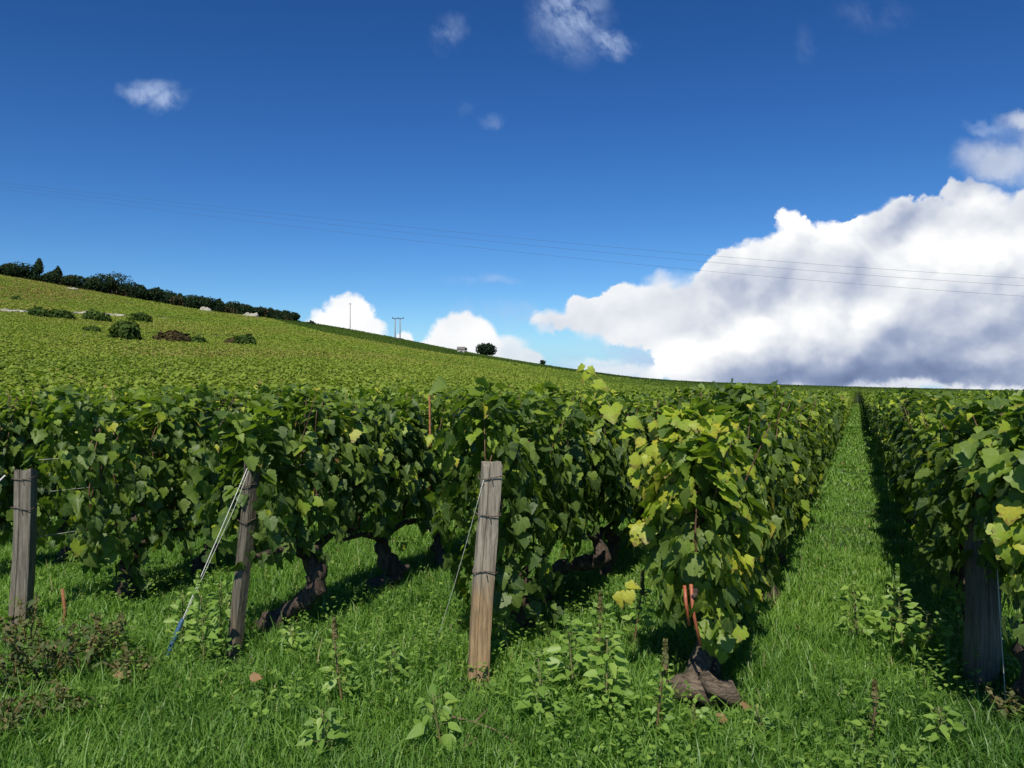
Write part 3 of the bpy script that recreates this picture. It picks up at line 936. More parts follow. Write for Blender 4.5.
def build_distant():
    V = []; FQ = []; TT = []
    base = 0
    def add(p, nr, tip, s, t):
        nonlocal base
        v, f, _ = leaves(p, nr, tip, s, QUAD_V * np.array([1, .9]), QUAD_F, cup=.2, droop=.2)
        V.append(v); FQ.append(f + base); TT.append(np.repeat(t, 4)); base += len(v)
    # bands: (y0, y1, leaves per m2, size)
    for y0, y1, dens, size in ((8, 34, 95, .115), (34, 55, 110, .09), (55, 95, 95, .092), (95, 150, 38, .14), (150, RIDGE + 22, 17, .20)):
        xa, xb = -.74 * y1 - 3, .72 * y1 + 3
        n = int((xb - xa) * (y1 - y0) * dens)
        x = xa + (xb - xa) * rng.random(n); y = y0 + (y1 - y0) * rng.random(n)
        ok = (x > -.74 * y - 3) & (x < .70 * y + 3)
        x, y = x[ok], y[ok]
        c = x * ND[0] + y * ND[1]; s = x * UD[0] + y * UD[1]
        # snap to the rows
        left = c < -0.0
        cr = np.where(c < -4.0, -4.62 - 1.32 * np.round((-4.62 - c) / 1.32), np.where(c > 1.2, .60 + 1.22 * np.round((c - .6) / 1.22), 99))
        for k_, lo, hi in ((-.66, -1.2, .0), (-1.77, -2.45, -1.2), (-3.10, -4.0, -2.45), (.60, 0., 1.2)):
            cr = np.where((c >= lo) & (c < hi), k_, cr)
        cr = np.where((y > 78) & (np.abs(c + .03) < .34), -.03, cr)
        off = (rng.random(len(x)) - .5) * 2
        spread = .26 + .13 * np.clip((y - 30) / 90, 0, 1)
        cc = cr + off * spread
        x = ND[0] * cc + UD[0] * s; y = ND[1] * cc + UD[1] * s
        r_ = np.hypot(x, y)
        kk = np.round((s - 4.0) / .97)
        keep = (r_ > far_limit + .2) & (cr < 90) & (s > 4)
        keep &= ~((y > RIDGE + 20))
        x, y, off, r_, s = x[keep], y[keep], off[keep], r_[keep], s[keep]
        m = len(x)
        g = gz(x, y)
        side = rng.random(m) < .5
        hh = np.where(side, .45 + .75 * rng.random(m) ** .7, 1.1 + .16 * rng.random(m) + .05 * np.sin(s * 6.4))
        off2 = np.where(side, np.sign(off) * .9, off)
        x = x + ND[0] * (off2 - off) * spread[keep]; y = y + ND[1] * (off2 - off) * spread[keep]
        p = np.stack([x, y, g + hh], 1)
        nr = (rng.random((m, 3)) - .5) * 1.2 + np.array([0, 0, .85])
        nr[:, 0] += np.where(side, off2 * ND[0] * .7, 0); nr[:, 1] += np.where(side, off2 * ND[1] * .7, 0) - .1
        tip = (rng.random((m, 3)) - .5) * 2
        # tints
        uu = x / y
        skyv = (g + 1.2 - CAM_H) / y
        t = .26 + .24 * rng.random(m) + .20 * patch_tint(x, y) + .14 * np.clip(hh - 1.0, 0, .3)
        pid = np.floor((c_all := (x * ND[0] + y * ND[1])) / 34.0 + .3 * np.floor(y / 41.0)) * 7.13 + np.floor(y / 41.0 + .15 * np.sin(c_all * .03)) * 3.71
        t = t + .13 * ((np.sin(pid * 12.9898) * 43758.5453) % 1 - .5)
        bl = np.clip((y - 26) / 60, 0, 1) * np.clip((.16 - uu) / .3, 0, 1)
        t = t + .17 * bl
        yl = rng.random(m) < (.05 + .07 * bl)
        t = np.where(yl, .76 + .12 * rng.random(m), t)
        # brownish yellow parcel high on the left
        pb = np.exp(-((uu + .56) / .10) ** 2 - ((skyv - .125) / .014) ** 2)
        t = np.where(rng.random(m) < .55 * pb, .90 + .09 * rng.random(m), t)
        # cloud shadow painted into the leaf tint under the skyline, right of the wood
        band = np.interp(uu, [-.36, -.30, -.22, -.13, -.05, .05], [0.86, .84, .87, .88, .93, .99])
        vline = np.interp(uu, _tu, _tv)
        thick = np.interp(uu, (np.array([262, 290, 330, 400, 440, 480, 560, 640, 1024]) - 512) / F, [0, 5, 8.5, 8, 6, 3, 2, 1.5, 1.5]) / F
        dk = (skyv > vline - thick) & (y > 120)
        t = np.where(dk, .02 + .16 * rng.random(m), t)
        rgt = np.clip((uu - .02) / .2, 0, 1) * np.clip((y - 30) / 40, 0, 1)  # cloud shade over the far right field, also put into the leaf tint
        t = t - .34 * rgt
        t = t + .07 * ((np.sin(np.round(cr / .61) * 78.233) * 43758.5) % 1 - .5)[keep]
        # open strips: no vines on the chalk tracks
        trk = np.zeros(m, bool)
        for (tu0, tu1, tp) in TRACKS:
            yt = np.interp(uu, tp[0], tp[1])
            trk |= (uu > tu0) & (uu < tu1) & (np.abs(y - yt) < tp[2])
        k2 = ~trk
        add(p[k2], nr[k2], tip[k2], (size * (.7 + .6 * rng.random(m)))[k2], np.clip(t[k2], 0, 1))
    v = np.concatenate(V); f = np.concatenate(FQ); t = np.concatenate(TT)
    mi = np.zeros(len(f), np.int32)
    # woody row bodies under the leaves
    rv = []; rf = []; b0 = len(v)
    cs = sorted(rows + [-4.62 - 1.32 * i for i in range(41, 330)] + [.60 + 1.22 * i for i in range(31, 110)])
    for c in cs:
        ss = np.concatenate([np.arange(4, 60, 2.0), np.arange(60, 300, 6.0)])
        px_ = ND[0] * c + UD[0] * ss; py_ = ND[1] * c + UD[1] * ss
        ok = (py_ > 6) & (px_ > -.76 * py_ - 4) & (px_ < .72 * py_ + 4) & (np.hypot(px_, py_) > far_limit + 1.5) & (py_ < RIDGE + 18)
        sc_ = ss[ok]
        if len(sc_) < 2: continue
        # width and height of the body
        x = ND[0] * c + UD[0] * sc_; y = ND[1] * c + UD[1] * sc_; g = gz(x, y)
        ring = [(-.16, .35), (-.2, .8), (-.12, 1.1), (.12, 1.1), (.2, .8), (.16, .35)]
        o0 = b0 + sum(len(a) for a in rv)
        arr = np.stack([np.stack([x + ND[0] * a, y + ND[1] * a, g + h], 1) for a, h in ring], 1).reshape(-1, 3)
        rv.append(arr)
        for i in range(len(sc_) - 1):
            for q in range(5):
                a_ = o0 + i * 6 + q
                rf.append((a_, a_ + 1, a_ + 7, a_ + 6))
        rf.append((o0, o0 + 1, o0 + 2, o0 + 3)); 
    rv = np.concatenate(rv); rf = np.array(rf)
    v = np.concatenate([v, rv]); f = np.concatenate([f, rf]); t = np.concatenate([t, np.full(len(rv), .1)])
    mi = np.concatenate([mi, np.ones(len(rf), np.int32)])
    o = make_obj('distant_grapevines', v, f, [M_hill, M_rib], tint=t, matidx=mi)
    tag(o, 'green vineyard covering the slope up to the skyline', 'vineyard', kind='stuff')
    print('distant quads', len(f))


def ydepth(px, py, h=1.1):
    """depth at which the ground is seen at this picture position"""
    uu = (px - 512) / F; vv = (HZ - py) / F
    ys = np.linspace(12, RIDGE, 2000)
    e = (gz(uu * ys, ys) + h - CAM_H) / ys
    i = np.argmax(e > vv)
    return float(ys[i]) if e.max() > vv else RIDGE


tr1 = [(-60, 309), (0, 311), (60, 313), (125, 316), (180, 318)]
tr2 = [(150, 334), (200, 335), (250, 337)]
def track(pts, half):
    return ([(a - 512) / F for a, b in pts], [ydepth(a, b) for a, b in pts], half)
TRACKS = [(-.75, -.375, track(tr1, 2.6)), (-.44, -.32, track(tr2, 1.5))]
build_distant()


# ------------------------------------------------------------------ grass
def blades(x, y, h, w, t, lean=.35):
    n = len(x)
    a = rng.random(n) * 6.2832
    ln = lean * (.3 + 1.4 * rng.random(n))
    fx, fy = np.cos(a), np.sin(a)
    b = a + 1.5708 + (rng.random(n) - .5) * 1.2
    wx, wy = np.cos(b) * w / 2, np.sin(b) * w / 2
    g = gz(x, y) - .01
    def pt(s, k, up):
        return np.stack([x + fx * ln * h * s + wx * k, y + fy * ln * h * s + wy * k, g + h * up], 1)
    up_m = .58; up_t = 1 - .35 * np.clip(ln, 0, 1.2)
    v = np.stack([pt(0, -1, 0), pt(0, 1, 0), pt(.35, .85, up_m), pt(.35, -.85, up_m), pt(1.15, .12, up_t), pt(1.15, -.12, up_t)], 1)
    f = np.array([(0, 1, 2, 3), (3, 2, 4, 5)])
    F_ = (f[None] + (np.arange(n) * 6)[:, None, None]).reshape(-1, 4)
    return v.reshape(-1, 3), F_, np.repeat(t, 6)


def lump(x, y, a, b_, ph):
    return np.sin(x * a + ph) * np.sin(y * b_ + ph * 1.7) + .6 * np.sin(x * a * 2.3 + y * b_ * 1.4 + ph * 3)


def build_grass():
    V = []; FQ = []; TT = []; base = 0
    spots = [at(479, 684), at(236, 655), at(22, 630), at(979, 684), at(712, 700), at(690, 700), at(1015, 715)]
    for y0, y1, dens, hb, wb in ((2.4, 4.6, 6500, .125, .0060), (4.6, 7.5, 4800, .105, .0068), (7.5, 12, 2200, .10, .009), (12, 20, 900, .10, .017), (20, 34, 420, .10, .03), (34, 80, 160, .10, .06)):
        xa, xb = -.70 * y1 - .6, .70 * y1 + .6
        n = int((xb - xa) * (y1 - y0) * dens)
        x = xa + (xb - xa) * rng.random(n); y = y0 + (y1 - y0) * rng.random(n)
        ok = (x > -.70 * y - .6) & (x < .70 * y + .6)
        if y0 >= 12:
            c = x * ND[0] + y * ND[1]
            ok &= (c > -2.4) & (c < 1.3)
            if y0 >= 30: ok &= (c > -.6) & (c < .5)
        x, y = x[ok], y[ok]
        c = x * ND[0] + y * ND[1]; s = x * UD[0] + y * UD[1]
        aisle = (np.exp(-((c + .03) / .42) ** 2)) * (s > 5.2)
        lp = lump(x, y, 2.3, 2.0, .4) + .5 * lump(x, y, 6.1, 5.3, 1.9)
        h = hb * (.62 + .55 * rng.random(len(x))) * (1 + .22 * np.clip(lp, -1.5, 1.5)) * (1 - .42 * aisle)
        for sx, sy in spots:
            h = np.where((np.abs(x - sx) < .11) & (y > sy - .34) & (y < sy + .06), h * .40, h)
        tall = rng.random(len(x)) < .05
        h = np.where(tall, h * 1.5, h)
        t = .26 + .36 * rng.random(len(x)) + .09 * lump(x, y, 1.1, 1.3, 2.2) + .06 * lump(x, y, 4.1, 4.6, .9) + .10 * aisle
        t = np.where(rng.random(len(x)) < .035, .86 + .1 * rng.random(len(x)), t)
        t = np.where(rng.random(len(x)) < .012, 1.0, t)
        t = t - .1 * np.exp(-((y - 3.0) / .7) ** 2)
        v, f, tt = blades(x, y, h, wb * (.7 + .6 * rng.random(len(x))), np.clip(t, 0, 1), .5)
        V.append(v); FQ.append(f + base); TT.append(tt); base += len(v)
    v = np.concatenate(V)
    o = make_obj('grass', v, np.concatenate(FQ), M_grass, tint=np.concatenate(TT))
    tag(o, 'lush green grass between and under the vine rows', 'grass', kind='stuff')
    print('grass faces', len(v) // 3)
build_grass()


def build_cover():
    """low broad-leaved weeds growing through the grass in patches"""
    n = 3900
    y = 2.7 + 6.5 * rng.random(n) ** 1.2
    x = (rng.random(n) - .5) * 1.4 * y
    c = x * ND[0] + y * ND[1]; s = x * UD[0] + y * UD[1]
    lp = lump(x, y, 1.7, 1.9, 3.1) + .4 * lump(x, y, 5, 4, .3)
    k = (lp > .25) | (rng.random(n) < .07) | ((x > -2.3) & (x < .3) & (y > 3.4) & (y < 4.5) & (rng.random(n) < .5))
    pxx = 512 + F * x / y; pyy = HZ + CAM_H * F / y
    k |= (((pxx < 260) & (pyy > 590) & (pyy < 690)) | ((pxx > 290) & (pxx < 470) & (pyy > 610) & (pyy < 740)) | ((pxx > 500) & (pxx < 690) & (pyy > 620)) | ((pxx > 835) & (pyy > 600) & (pyy < 720))) & (rng.random(n) < .35)
    k &= ~((c > -.5) & (c < .35) & (s > 4.6) & (rng.random(n) < .8))
    x, y = x[k], y[k]
    m = 6
    X = np.repeat(x, m); Y = np.repeat(y, m); n = len(X)
    a = rng.random(n) * 6.28
    d = np.stack([np.cos(a), np.sin(a), .25 + .5 * rng.random(n)], 1)
    pxx = 512 + F * X / Y; pyy = HZ + CAM_H * F / Y
    tallp = ((pxx < 260) & (pyy > 590) & (pyy < 690)) | ((pxx > 290) & (pxx < 470) & (pyy > 610) & (pyy < 740)) | ((pxx > 500) & (pxx < 690) & (pyy > 620)) | ((pxx > 835) & (pyy > 600) & (pyy < 720))
    hh = np.repeat(.05 + .09 * rng.random(len(x)), m) + .02 * rng.random(n) + tallp * .09 * rng.random(n)
    p = np.stack([X + d[:, 0] * .02, Y + d[:, 1] * .02, gz(X, Y) + hh], 1)
    nr = np.stack([-d[:, 0] * .5, -d[:, 1] * .5, np.ones(n)], 1) + (rng.random((n, 3)) - .5) * .5
    sz = .016 + .020 * rng.random(n)
    v, f, _ = leaves(p, nr, d, sz, OVAL_V * np.array([1.25, 1]), OVAL_F, cup=.2, droop=.2)
    t = np.repeat(.30 + .55 * rng.random(n), len(OVAL_V))
    o = make_obj('low_weeds', v, f, M_weed, tint=t)
    tag(o, 'small broad-leaved weeds spreading through the grass', 'weeds', kind='stuff')
build_cover()

# ------------------------------------------------------------------ posts


def post(px, py, toppx, hgt, w, d, m, label, rz=0.0, ties=(), seed=0, dy=0.0):
    x, y = at(px, py)
    y += dy
    root = empty('wooden_post', (x, y, Z(x, y)), label, 'post', 'wooden end posts of the vine rows')
    r_ = random.Random(seed)
    lean = (toppx - px) / F * y
    v = []; f = []
    nz, prof = 40, [(-.5, -.42), (-.44, -.5), (-.16, -.53), (-.12, -.46), (-.07, -.52), (.2, -.5), (.43, -.47), (.5, -.40), (.52, 0), (.48, .5), (0, .52), (-.5, .48), (-.53, 0)]
    k = len(prof)
    ca, sa = math.cos(rz), math.sin(rz)
    off = [r_.uniform(-.03, .03) for _ in prof]
    for i in range(nz + 1):
        t = i / nz; z = -.12 + (hgt + .12) * t
        tw = 1 - .04 * t + .02 * math.sin(t * 9 + seed)
        for j, (a, b_) in enumerate(prof):
            g_ = 1 + off[j] + r_.uniform(-.014, .014) - (.10 * max(0, mn.noise(Vector((j * 3.1 + seed, t * 7, 0)))) if j in (0, 1, 6, 7) else 0) + .02 * math.sin(t * 4 + seed)
            xx, yy = a * w * tw * g_, b_ * d * tw * g_
            zz = z + (r_.uniform(-.022, .014) if i == nz else 0)
            v.append((xx * ca - yy * sa + lean * max(z, 0) / hgt + .006 * math.sin(t * 5 + seed), xx * sa + yy * ca, zz))
    for i in range(nz):
        for j in range(k):
            a = i * k + j; b_ = i * k + (j + 1) % k
            f.append((a, b_, b_ + k, a + k))
    f.append(tuple(nz * k + j for j in range(k)))
    shaft = make_obj('shaft', np.array(v), f, m, root)
    # long drying cracks, narrow dark slivers set into the front
    for tz in ties:
        b = MB()
        lx = lean * tz / hgt
        pts = []
        for q in range(17):
            a = q / 16 * 2 * math.pi
            ex, ey = math.cos(a), math.sin(a)
            kx = max(abs(ex), abs(ey))
            xx, yy = ex / kx * (w / 2 + .007), ey / kx * (d / 2 + .007)
            pts.append((xx * ca - yy * sa + lx, xx * sa + yy * ca, tz + .008 * math.sin(a * 2 + tz * 9)))
        b.tube(pts, .0028, 6, cap=False)
        b.tube([(lx + w * .1, -d * .5 - .008, tz), (lx + w * .12, -d * .5 - .02, tz - .02)], .0028, 5)
        b.build('wire_tie', M_rustwire, root)
    return root, x, y, lean


p3, x3, y3, l3 = post(479, 681, 491, 1.06, .102, .08, M_post_warm, 'tan weathered split post with orange base standing in front, wired three times', .10, (.99, .81, .80 - .27), 3)
p4, x4, y4, l4 = post(236, 652, 252, 1.07, .060, .065, M_post_grey, 'dark grey post leaning right beside the twisted vine trunk', -.55, (.93, .74), 4)
p5, x5, y5, l5 = post(22, 627, 27, .95, .100, .09, M_post_pale, 'pale grey square post at the left edge of the picture', .05, (.90, .72), 5)
p1, x1, y1, l1 = post(979, 679, 984, .80, .125, .11, M_post_brown, 'shaded brown post under the vine leaves at the right edge', .15, (.9,), 6)


def cord(a, b_, m, label, name='guy_cord', r=.0032, parts=None, group='guy cords of the end posts', sag=0.0):
    root = empty(name, b_, label, 'cord', group)
    A = Vector(a) - Vector(b_)
    pts = [A * (1 - t) + Vector((0, 0, -sag * math.sin(t * math.pi))) for t in np.linspace(0, 1, 9)]
    mb = MB(); mb.tube(pts, r, 6)
    mb.build('cord', m, root)
    return root


# white cord of the leaning post, with the blue sleeve over its anchor
ax, ay = at(162, 672)
a0 = Vector((x4 + l4 * .95, y4 - .06, Z(x4, y4) + 1.03)); a1 = Vector((ax, ay, Z(ax, ay) + .0))
r1 = cord(a0, a1, M_string, 'taut white cord with a blue plastic sleeve running down from the leaning grey post', r=.0019)
mb = MB(); d = (a0 - a1).normalized()
mb.tube([d * .05, d * .1, d * .25, d * .27], [.011, .012, .012, .008], 10)
mb.build('sleeve', M_blue, r1)
mb = MB(); mb.tube([d * .02 + Vector((.0, -.006, 0)), d * .5 + Vector((.012, -.004, 0)), d * .86 + Vector((.022, .0, 0)), a0 - a1 + Vector((.035, 0, .06))], .0012, 5)
mb.build('second_strand', M_string, r1)
bx, by = at(432, 655)
cord((x3 + l3 * .93 - .03, y3 - .06, Z(x3, y3) + .98), (bx, by, Z(bx, by)), M_greystring, 'slack pale cord slanting down left of the tan split post', r=.0019, sag=.03)
cx_, cy_ = at(-120, 640)
cord((x5 - .06, y5 - .06, Z(x5, y5) + .92), (cx_ - .1, cy_ - .3, Z(cx_, cy_)), M_string, 'white cord leaving the picture from the pale square post', r=.005)
dx, dy = at(1004, 712)
cord((dx + .0, dy + .1, 1.0), (dx, dy, Z(dx, dy)), M_greystring, 'pale upright cord hanging below the yellow leaves at the right edge', r=.0024)
# trellis wires along the five front rows
for c, s0, (hx), rn in ((-.66, 4.4, None, 'left of the aisle'), (-1.77, 3.80, None, 'of the tan split post'), (-3.10, 3.66, None, 'of the leaning grey post'), (-4.62, 3.55, None, 'of the pale square post'), (.6, 4.75, None, 'right of the aisle')):
    for hi, hn in ((.53, 'low'), (.80, 'middle'), (1.0, 'upper')):
        pts = []
        for s in np.arange(s0, 40, 2.0):
            x, y = P(c, s)
            pts.append((x, y, Z(x, y) + hi + .01 * math.sin(s)))
        # start at the post
        mb = MB(); mb.tube(pts, .0016, 4)
        o = mb.build('trellis_wire', M_wire)
        tag(o, f'{hn} trellis wire running through the vine row {rn}', 'wire', 'trellis wires')
# rusty rods among the vines
for px, py, dep, h0, h1, lab in ((65, 640, 4.9, -.03, .24, 'rusty rod standing in the grass right of the pale square post'),
                                 (429, 470, 6.2, .5, 1.38, 'reddish rod sticking up through the leaves left of the tan post'),
                                 (527, 450, 5.2, .5, 1.25, 'thin brown rod in the leaves above the tan post')):
    x = (px - 512) / F * dep
    mb = MB(); mb.tube([(x, dep, Z(x, dep) + h0), (x + .01, dep, Z(x, dep) + (h0 + h1) / 2), (x + .004, dep - .02, Z(x, dep) + h1)], [.011, .0105, .009] if 'grass' in lab else [.008, .008, .006], 8, .1, px)
    o = mb.build('iron_rod', M_rust); tag(o, lab, 'rod', 'iron rods in the vine rows')

# ------------------------------------------------------------------ weeds


def weed(px, py, h, label, seed, nleaf=16, lsize=.065, spike=.12, reddish=False, lean=(0, 0), name='pigweed_plant', bright=0.0, dep=None):
    x, y = at(px, py)
    if dep: x, y = (px - 512) / F * dep, dep
    root = empty(name, (x, y, Z(x, y)), label, 'weed', 'tall weeds standing in the grass')
    rg = np.random.default_rng(seed); r_ = random.Random(seed)
    mb = MB()
    top = np.array([lean[0], lean[1], h])
    mid = top * .5 + np.array([r_.uniform(-.02, .02), r_.uniform(-.02, .02), 0])
    line = lambda t: (1 - t) ** 2 * np.zeros(3) + 2 * t * (1 - t) * mid + t * t * top
    mb.tube([tuple(line(t)) for t in np.linspace(0, 1, 7)], [.0055, .005, .0045, .004, .0035, .003, .002], 6)
    Pp = []; Nn = []; Tt = []; Ss = []; Cc = []
    for i in range(nleaf):
        t = .22 + .74 * (i + rg.random() * .6) / nleaf
        a = i * 2.4 + rg.random() * .7
        q = line(t)
        dr = np.array([math.cos(a), math.sin(a), .45])
        pl = lsize * (.9 - .5 * t) * (.6 + .6 * rg.random())
        e = q + dr * pl
        mb.tube([tuple(q), tuple(e)], [.0015, .0012], 4, cap=False)
        Pp.append(e); Nn.append([-dr[0] * .5, -dr[1] * .5 - .55, 1] + (rg.random(3) - .5) * .9); Tt.append([dr[0], dr[1], -.15]); Ss.append(lsize * 1.12 * (1.2 - .65 * t) * (.7 + .5 * rg.random()))
        Cc.append(.50 + .36 * rg.random() + bright)
    mb.build('stem', M_redstem if reddish else M_stem, root)
    v, f, _ = leaves(np.array(Pp), np.array(Nn), np.array(Tt, float), np.array(Ss), OVAL_V * np.array([1.15, 1.0]), OVAL_F, rg=rg)
    make_obj('leaves', v, f, M_weed, root, tint=np.clip(np.repeat(Cc, len(OVAL_V)), 0, 1))
    if spike:
        n = 150
        t = rg.random(n); a = rg.random(n) * 6.28
        rad = .013 * (1 - .7 * t) * (.5 + .6 * rg.random(n))
        p = np.stack([top[0] + np.cos(a) * rad, top[1] + np.sin(a) * rad, h - spike * .45 + spike * t], 1)
        nn_ = np.stack([np.cos(a), np.sin(a), rg.random(n)], 1)
        v, f, _ = leaves(p, nn_, np.stack([np.cos(a) * .3, np.sin(a) * .3, np.ones(n)], 1), .010 + .008 * rg.random(n), QUAD_V, QUAD_F, rg=rg)
        make_obj('seed_head', v, f, M_dry if reddish else M_weed, root, tint=np.repeat(.45 + .4 * rg.random(n), 4))
    return root


W = [(205, 668, .46, 'slim weed with a pale heart-shaped leaf between the blue sleeve and the grey post', 14, .06, .08, False),
     (183, 655, .36, 'leafy weed close to the blue sleeve of the cord', 12, .055, 0, False),
     (222, 646, .40, 'broad-leaved weed touching the foot of the leaning grey post', 12, .06, 0, False),
     (345, 708, .36, 'tall weed with a brown seed spike in the grass below the twisted trunk', 14, .05, .09, True),
     (300, 660, .20, 'short leafy weed in the grass right of the leaning post', 14, .05, 0, False),
     (445, 752, .26, 'low weed with one large bright leaf below the tan post', 7, .075, 0, False),
     (540, 735, .34, 'bushy weed with drooping leaves, right of the dead twig', 16, .06, .05, False),
     (575, 705, .40, 'weed with wide flat leaves in the grass between the tan post and the stump', 16, .07, .06, False),
     (605, 730, .42, 'tallest leafy weed in the clump left of the gnarled stump', 20, .065, .08, False),
     (598, 672, .34, 'weed with a seedy top rising behind the leafy clump', 14, .06, .10, True),
     (632, 655, .36, 'weed with reddish spike beside the hanging yellow leaves', 14, .055, .12, True),
     (655, 745, .36, 'narrow weed with a dense brown spike left of the gnarled stump', 18, .04, .13, True),
     (700, 735, .16, 'little sprout just in front of the gnarled stump', 9, .05, 0, False),
     (858, 648, .36, 'leafy weed at the left of the group on the shaded aisle edge', 16, .065, .10, False),
     (903, 662, .42, 'weed with a tall pointed green spike in front of the shaded row', 18, .07, .16, False),
     (888, 640, .26, 'bushy weed filling in behind the spiked weed on the aisle edge', 16, .06, 0, False),
     (955, 650, .36, 'thin weed with a small tuft standing beside the shaded right post', 9, .055, .06, False),
     (930, 655, .26, 'wide-leaved weed low in front of the dark row', 10, .07, 0, False),
     (868, 745, .20, 'small weed in the bright grass at the bottom right', 10, .045, .08, True),
     (760, 742, .17, 'tiny weed in the grass right of the gnarled stump', 10, .04, 0, False),
     (935, 755, .18, 'low leafy weed near the bottom right corner', 12, .05, 0, False),
     (390, 690, .22, 'small weed halfway between the grey and tan posts', 12, .05, .05, False),
     (330, 765, .20, 'leafy weed at the bottom edge left of the twig', 12, .055, 0, False),
     (505, 660, .22, 'weed growing right beside the base of the tan post', 8, .045, 0, False)]
for i, (px, py, h, lab, nl, ls, sp_, rd) in enumerate(W):
    weed(px, py, h, lab, 500 + i, int(nl * 2.0), ls, sp_, rd, (rnd.uniform(-.05, .05), rnd.uniform(-.04, .04)))

# dry reddish docks at the left


def dock(px, py, h, label, seed, spread=.16, ns=7, nl=110, tone=0.0):
    x, y = at(px, py)
    root = empty('dry_weed', (x, y, Z(x, y)), label, 'dry weed', 'withering weeds at the left edge')
    rg = np.random.default_rng(seed)
    mb = MB(); Pp = []; Nn = []; Tt = []; Ss = []; Cc = []; Sd = []
    for i in range(ns):
        a = rg.random() * 6.28; l = spread * rg.random()
        top = np.array([math.cos(a) * l, math.sin(a) * l, h * (.55 + .45 * rg.random())])
        mb.tube([(0, 0, 0), tuple(top * .5 + np.array([0, 0, .03])), tuple(top)], [.004, .003, .002], 5)
        for q in range(nl // ns):
            t = .15 + .85 * rg.random(); b_ = rg.random() * 6.28
            e = top * t + np.array([math.cos(b_), math.sin(b_), .3]) * (.02 + .03 * rg.random())
            Pp.append(e); Nn.append([rg.random() - .5, rg.random() - .5, .8]); Tt.append([math.cos(b_), math.sin(b_), -.2]); Ss.append(.02 + .035 * rg.random()); Cc.append(np.clip(.15 + .55 * rg.random() + tone, 0, 1))
        for q in range(22):
            t = .7 + .33 * rg.random()
            Sd.append(top * t + (rg.random(3) - .5) * .022)
    mb.build('stems', M_redstem, root)
    v, f, _ = leaves(np.array(Pp), np.array(Nn), np.array(Tt, float), np.array(Ss), OVAL_V, OVAL_F, rg=rg)
    make_obj('leaves', v, f, M_dry, root, tint=np.repeat(Cc, len(OVAL_V)))
    n = len(Sd)
    v, f, _ = leaves(np.array(Sd), rg.normal(size=(n, 3)), rg.normal(size=(n, 3)), .010 + .008 * rg.random(n), QUAD_V, QUAD_F, rg=rg)
    make_obj('seed_head', v, f, M_dry, root, tint=np.repeat(.45 + .35 * rg.random(n), 4))


for i, (px, py, h, lab, sp_) in enumerate([(15, 700, .34, 'dark withering weed tangle in the bottom left corner of the grass', .24), (50, 690, .36, 'brown-green weed tangle under the pale square post', .24),
        (85, 684, .30, 'drying weed clump left of the upright rusty seed heads', .2), (112, 668, .36, 'upright withered weed with rusty seed heads, left of the blue sleeve', .14),
        (30, 660, .38, 'tall dry weed standing against the pale square post', .16), (130, 690, .22, 'low brownish weed nearest the blue sleeve', .16), (3, 745, .2, 'reddish dry weed at the very bottom left', .16),
        (70, 725, .2, 'low drying weed in the grass below the tangle', .2), (1015, 735, .2, 'dry weed by the vine foot at the right edge', .1)]):
    dock(px, py, h * .9, lab, 700 + i, sp_, 8, 90, -.35 if i < 3 else -.12)

# twigs and fallen leaves
def twig(pts, r, label, seed):
    q = []
    for px, py, dz in pts:
        x, y = at(px, py); q.append((x, y, Z(x, y) + dz * .75))
    mb = MB(); mb.tube(q, [.7 * r * (1 - .5 * i / (len(q) - 1)) for i in range(len(q))], 7, .2, seed)
    mb.tube([q[1], tuple(np.array(q[1]) + (.05, .04, .04))], [r * .5, r * .3], 5)
    o = mb.build('dead_twig', M_twig); tag(o, label, 'twig', 'dead twigs in the grass')
twig([(452, 732, .10), (475, 738, .10), (497, 746, .10), (518, 756, .08)], .008, 'brown dead twig lying in the grass below the tan post', 1)
twig([(455, 775, .02), (463, 762, .08), (468, 752, .12)], .007, 'short reddish stick poking up at the bottom of the picture', 2)
twig([(-6, 700, .13), (22, 706, .12), (50, 718, .11), (78, 728, .09)], .005, 'thin pale stick lying across the dry weeds at the left', 3)
for i, (px, py, lab) in enumerate([(117, 700, 'pale curled leaf lying by the rusty seed heads'), (253, 702, 'tan leaf fallen in the grass below the leaning post'), (717, 738, 'curled brown leaf in the grass in front of the stump'),
        (742, 726, 'small brown leaf just right of the stump'), (842, 470, 'whitish leaf lying in the middle of the grass aisle')]):
    x, y = at(px, py)
    rg = np.random.default_rng(i)
    v, f, uv = leaves(np.array([[0, 0, 0.]]), np.array([[.1, -.5, 1.]]), np.array([[.6, .3, .1]]), np.array([.055]), LEAF_V, LEAF_F, .5, .3, rg)
    o = make_obj('fallen_leaf', v, f, M_dry, tint=np.full(len(v), .95), uv=uv)
    o.location = (x, y, Z(x, y) + (.10 if y < 6 else .08)); tag(o, lab, 'leaf', 'fallen leaves in the grass')

# ------------------------------------------------------------------ hillside bushes, wood edge and trees


def crown(rg, n, rad, centre, size, lobes=6, flat=.75):
    L = []
    for i in range(lobes):
        q = rg.normal(size=3); q /= np.linalg.norm(q); q[2] = abs(q[2]) * .6 - .15
        L.append((np.array(centre) + q * np.array(rad) * .55, np.array(rad) * (.45 + .2 * rg.random())))
    P_ = []
    per = n // lobes
    for c, r_ in L:
        q = rg.normal(size=(per, 3)); q /= np.linalg.norm(q, axis=1, keepdims=True)
        P_.append(c + q * r_ * (1 - .35 * rg.random((per, 1)) ** 2 + .12 * rg.random((per, 1))))
    p = np.concatenate(P_)
    nr = p - np.array(centre); nr /= np.linalg.norm(nr, axis=1, keepdims=True) + 1e-6
    nr = nr + rg.normal(size=nr.shape) * .5
    return p, nr, rg.normal(size=p.shape), size * (.6 + .8 * rg.random(len(p)))


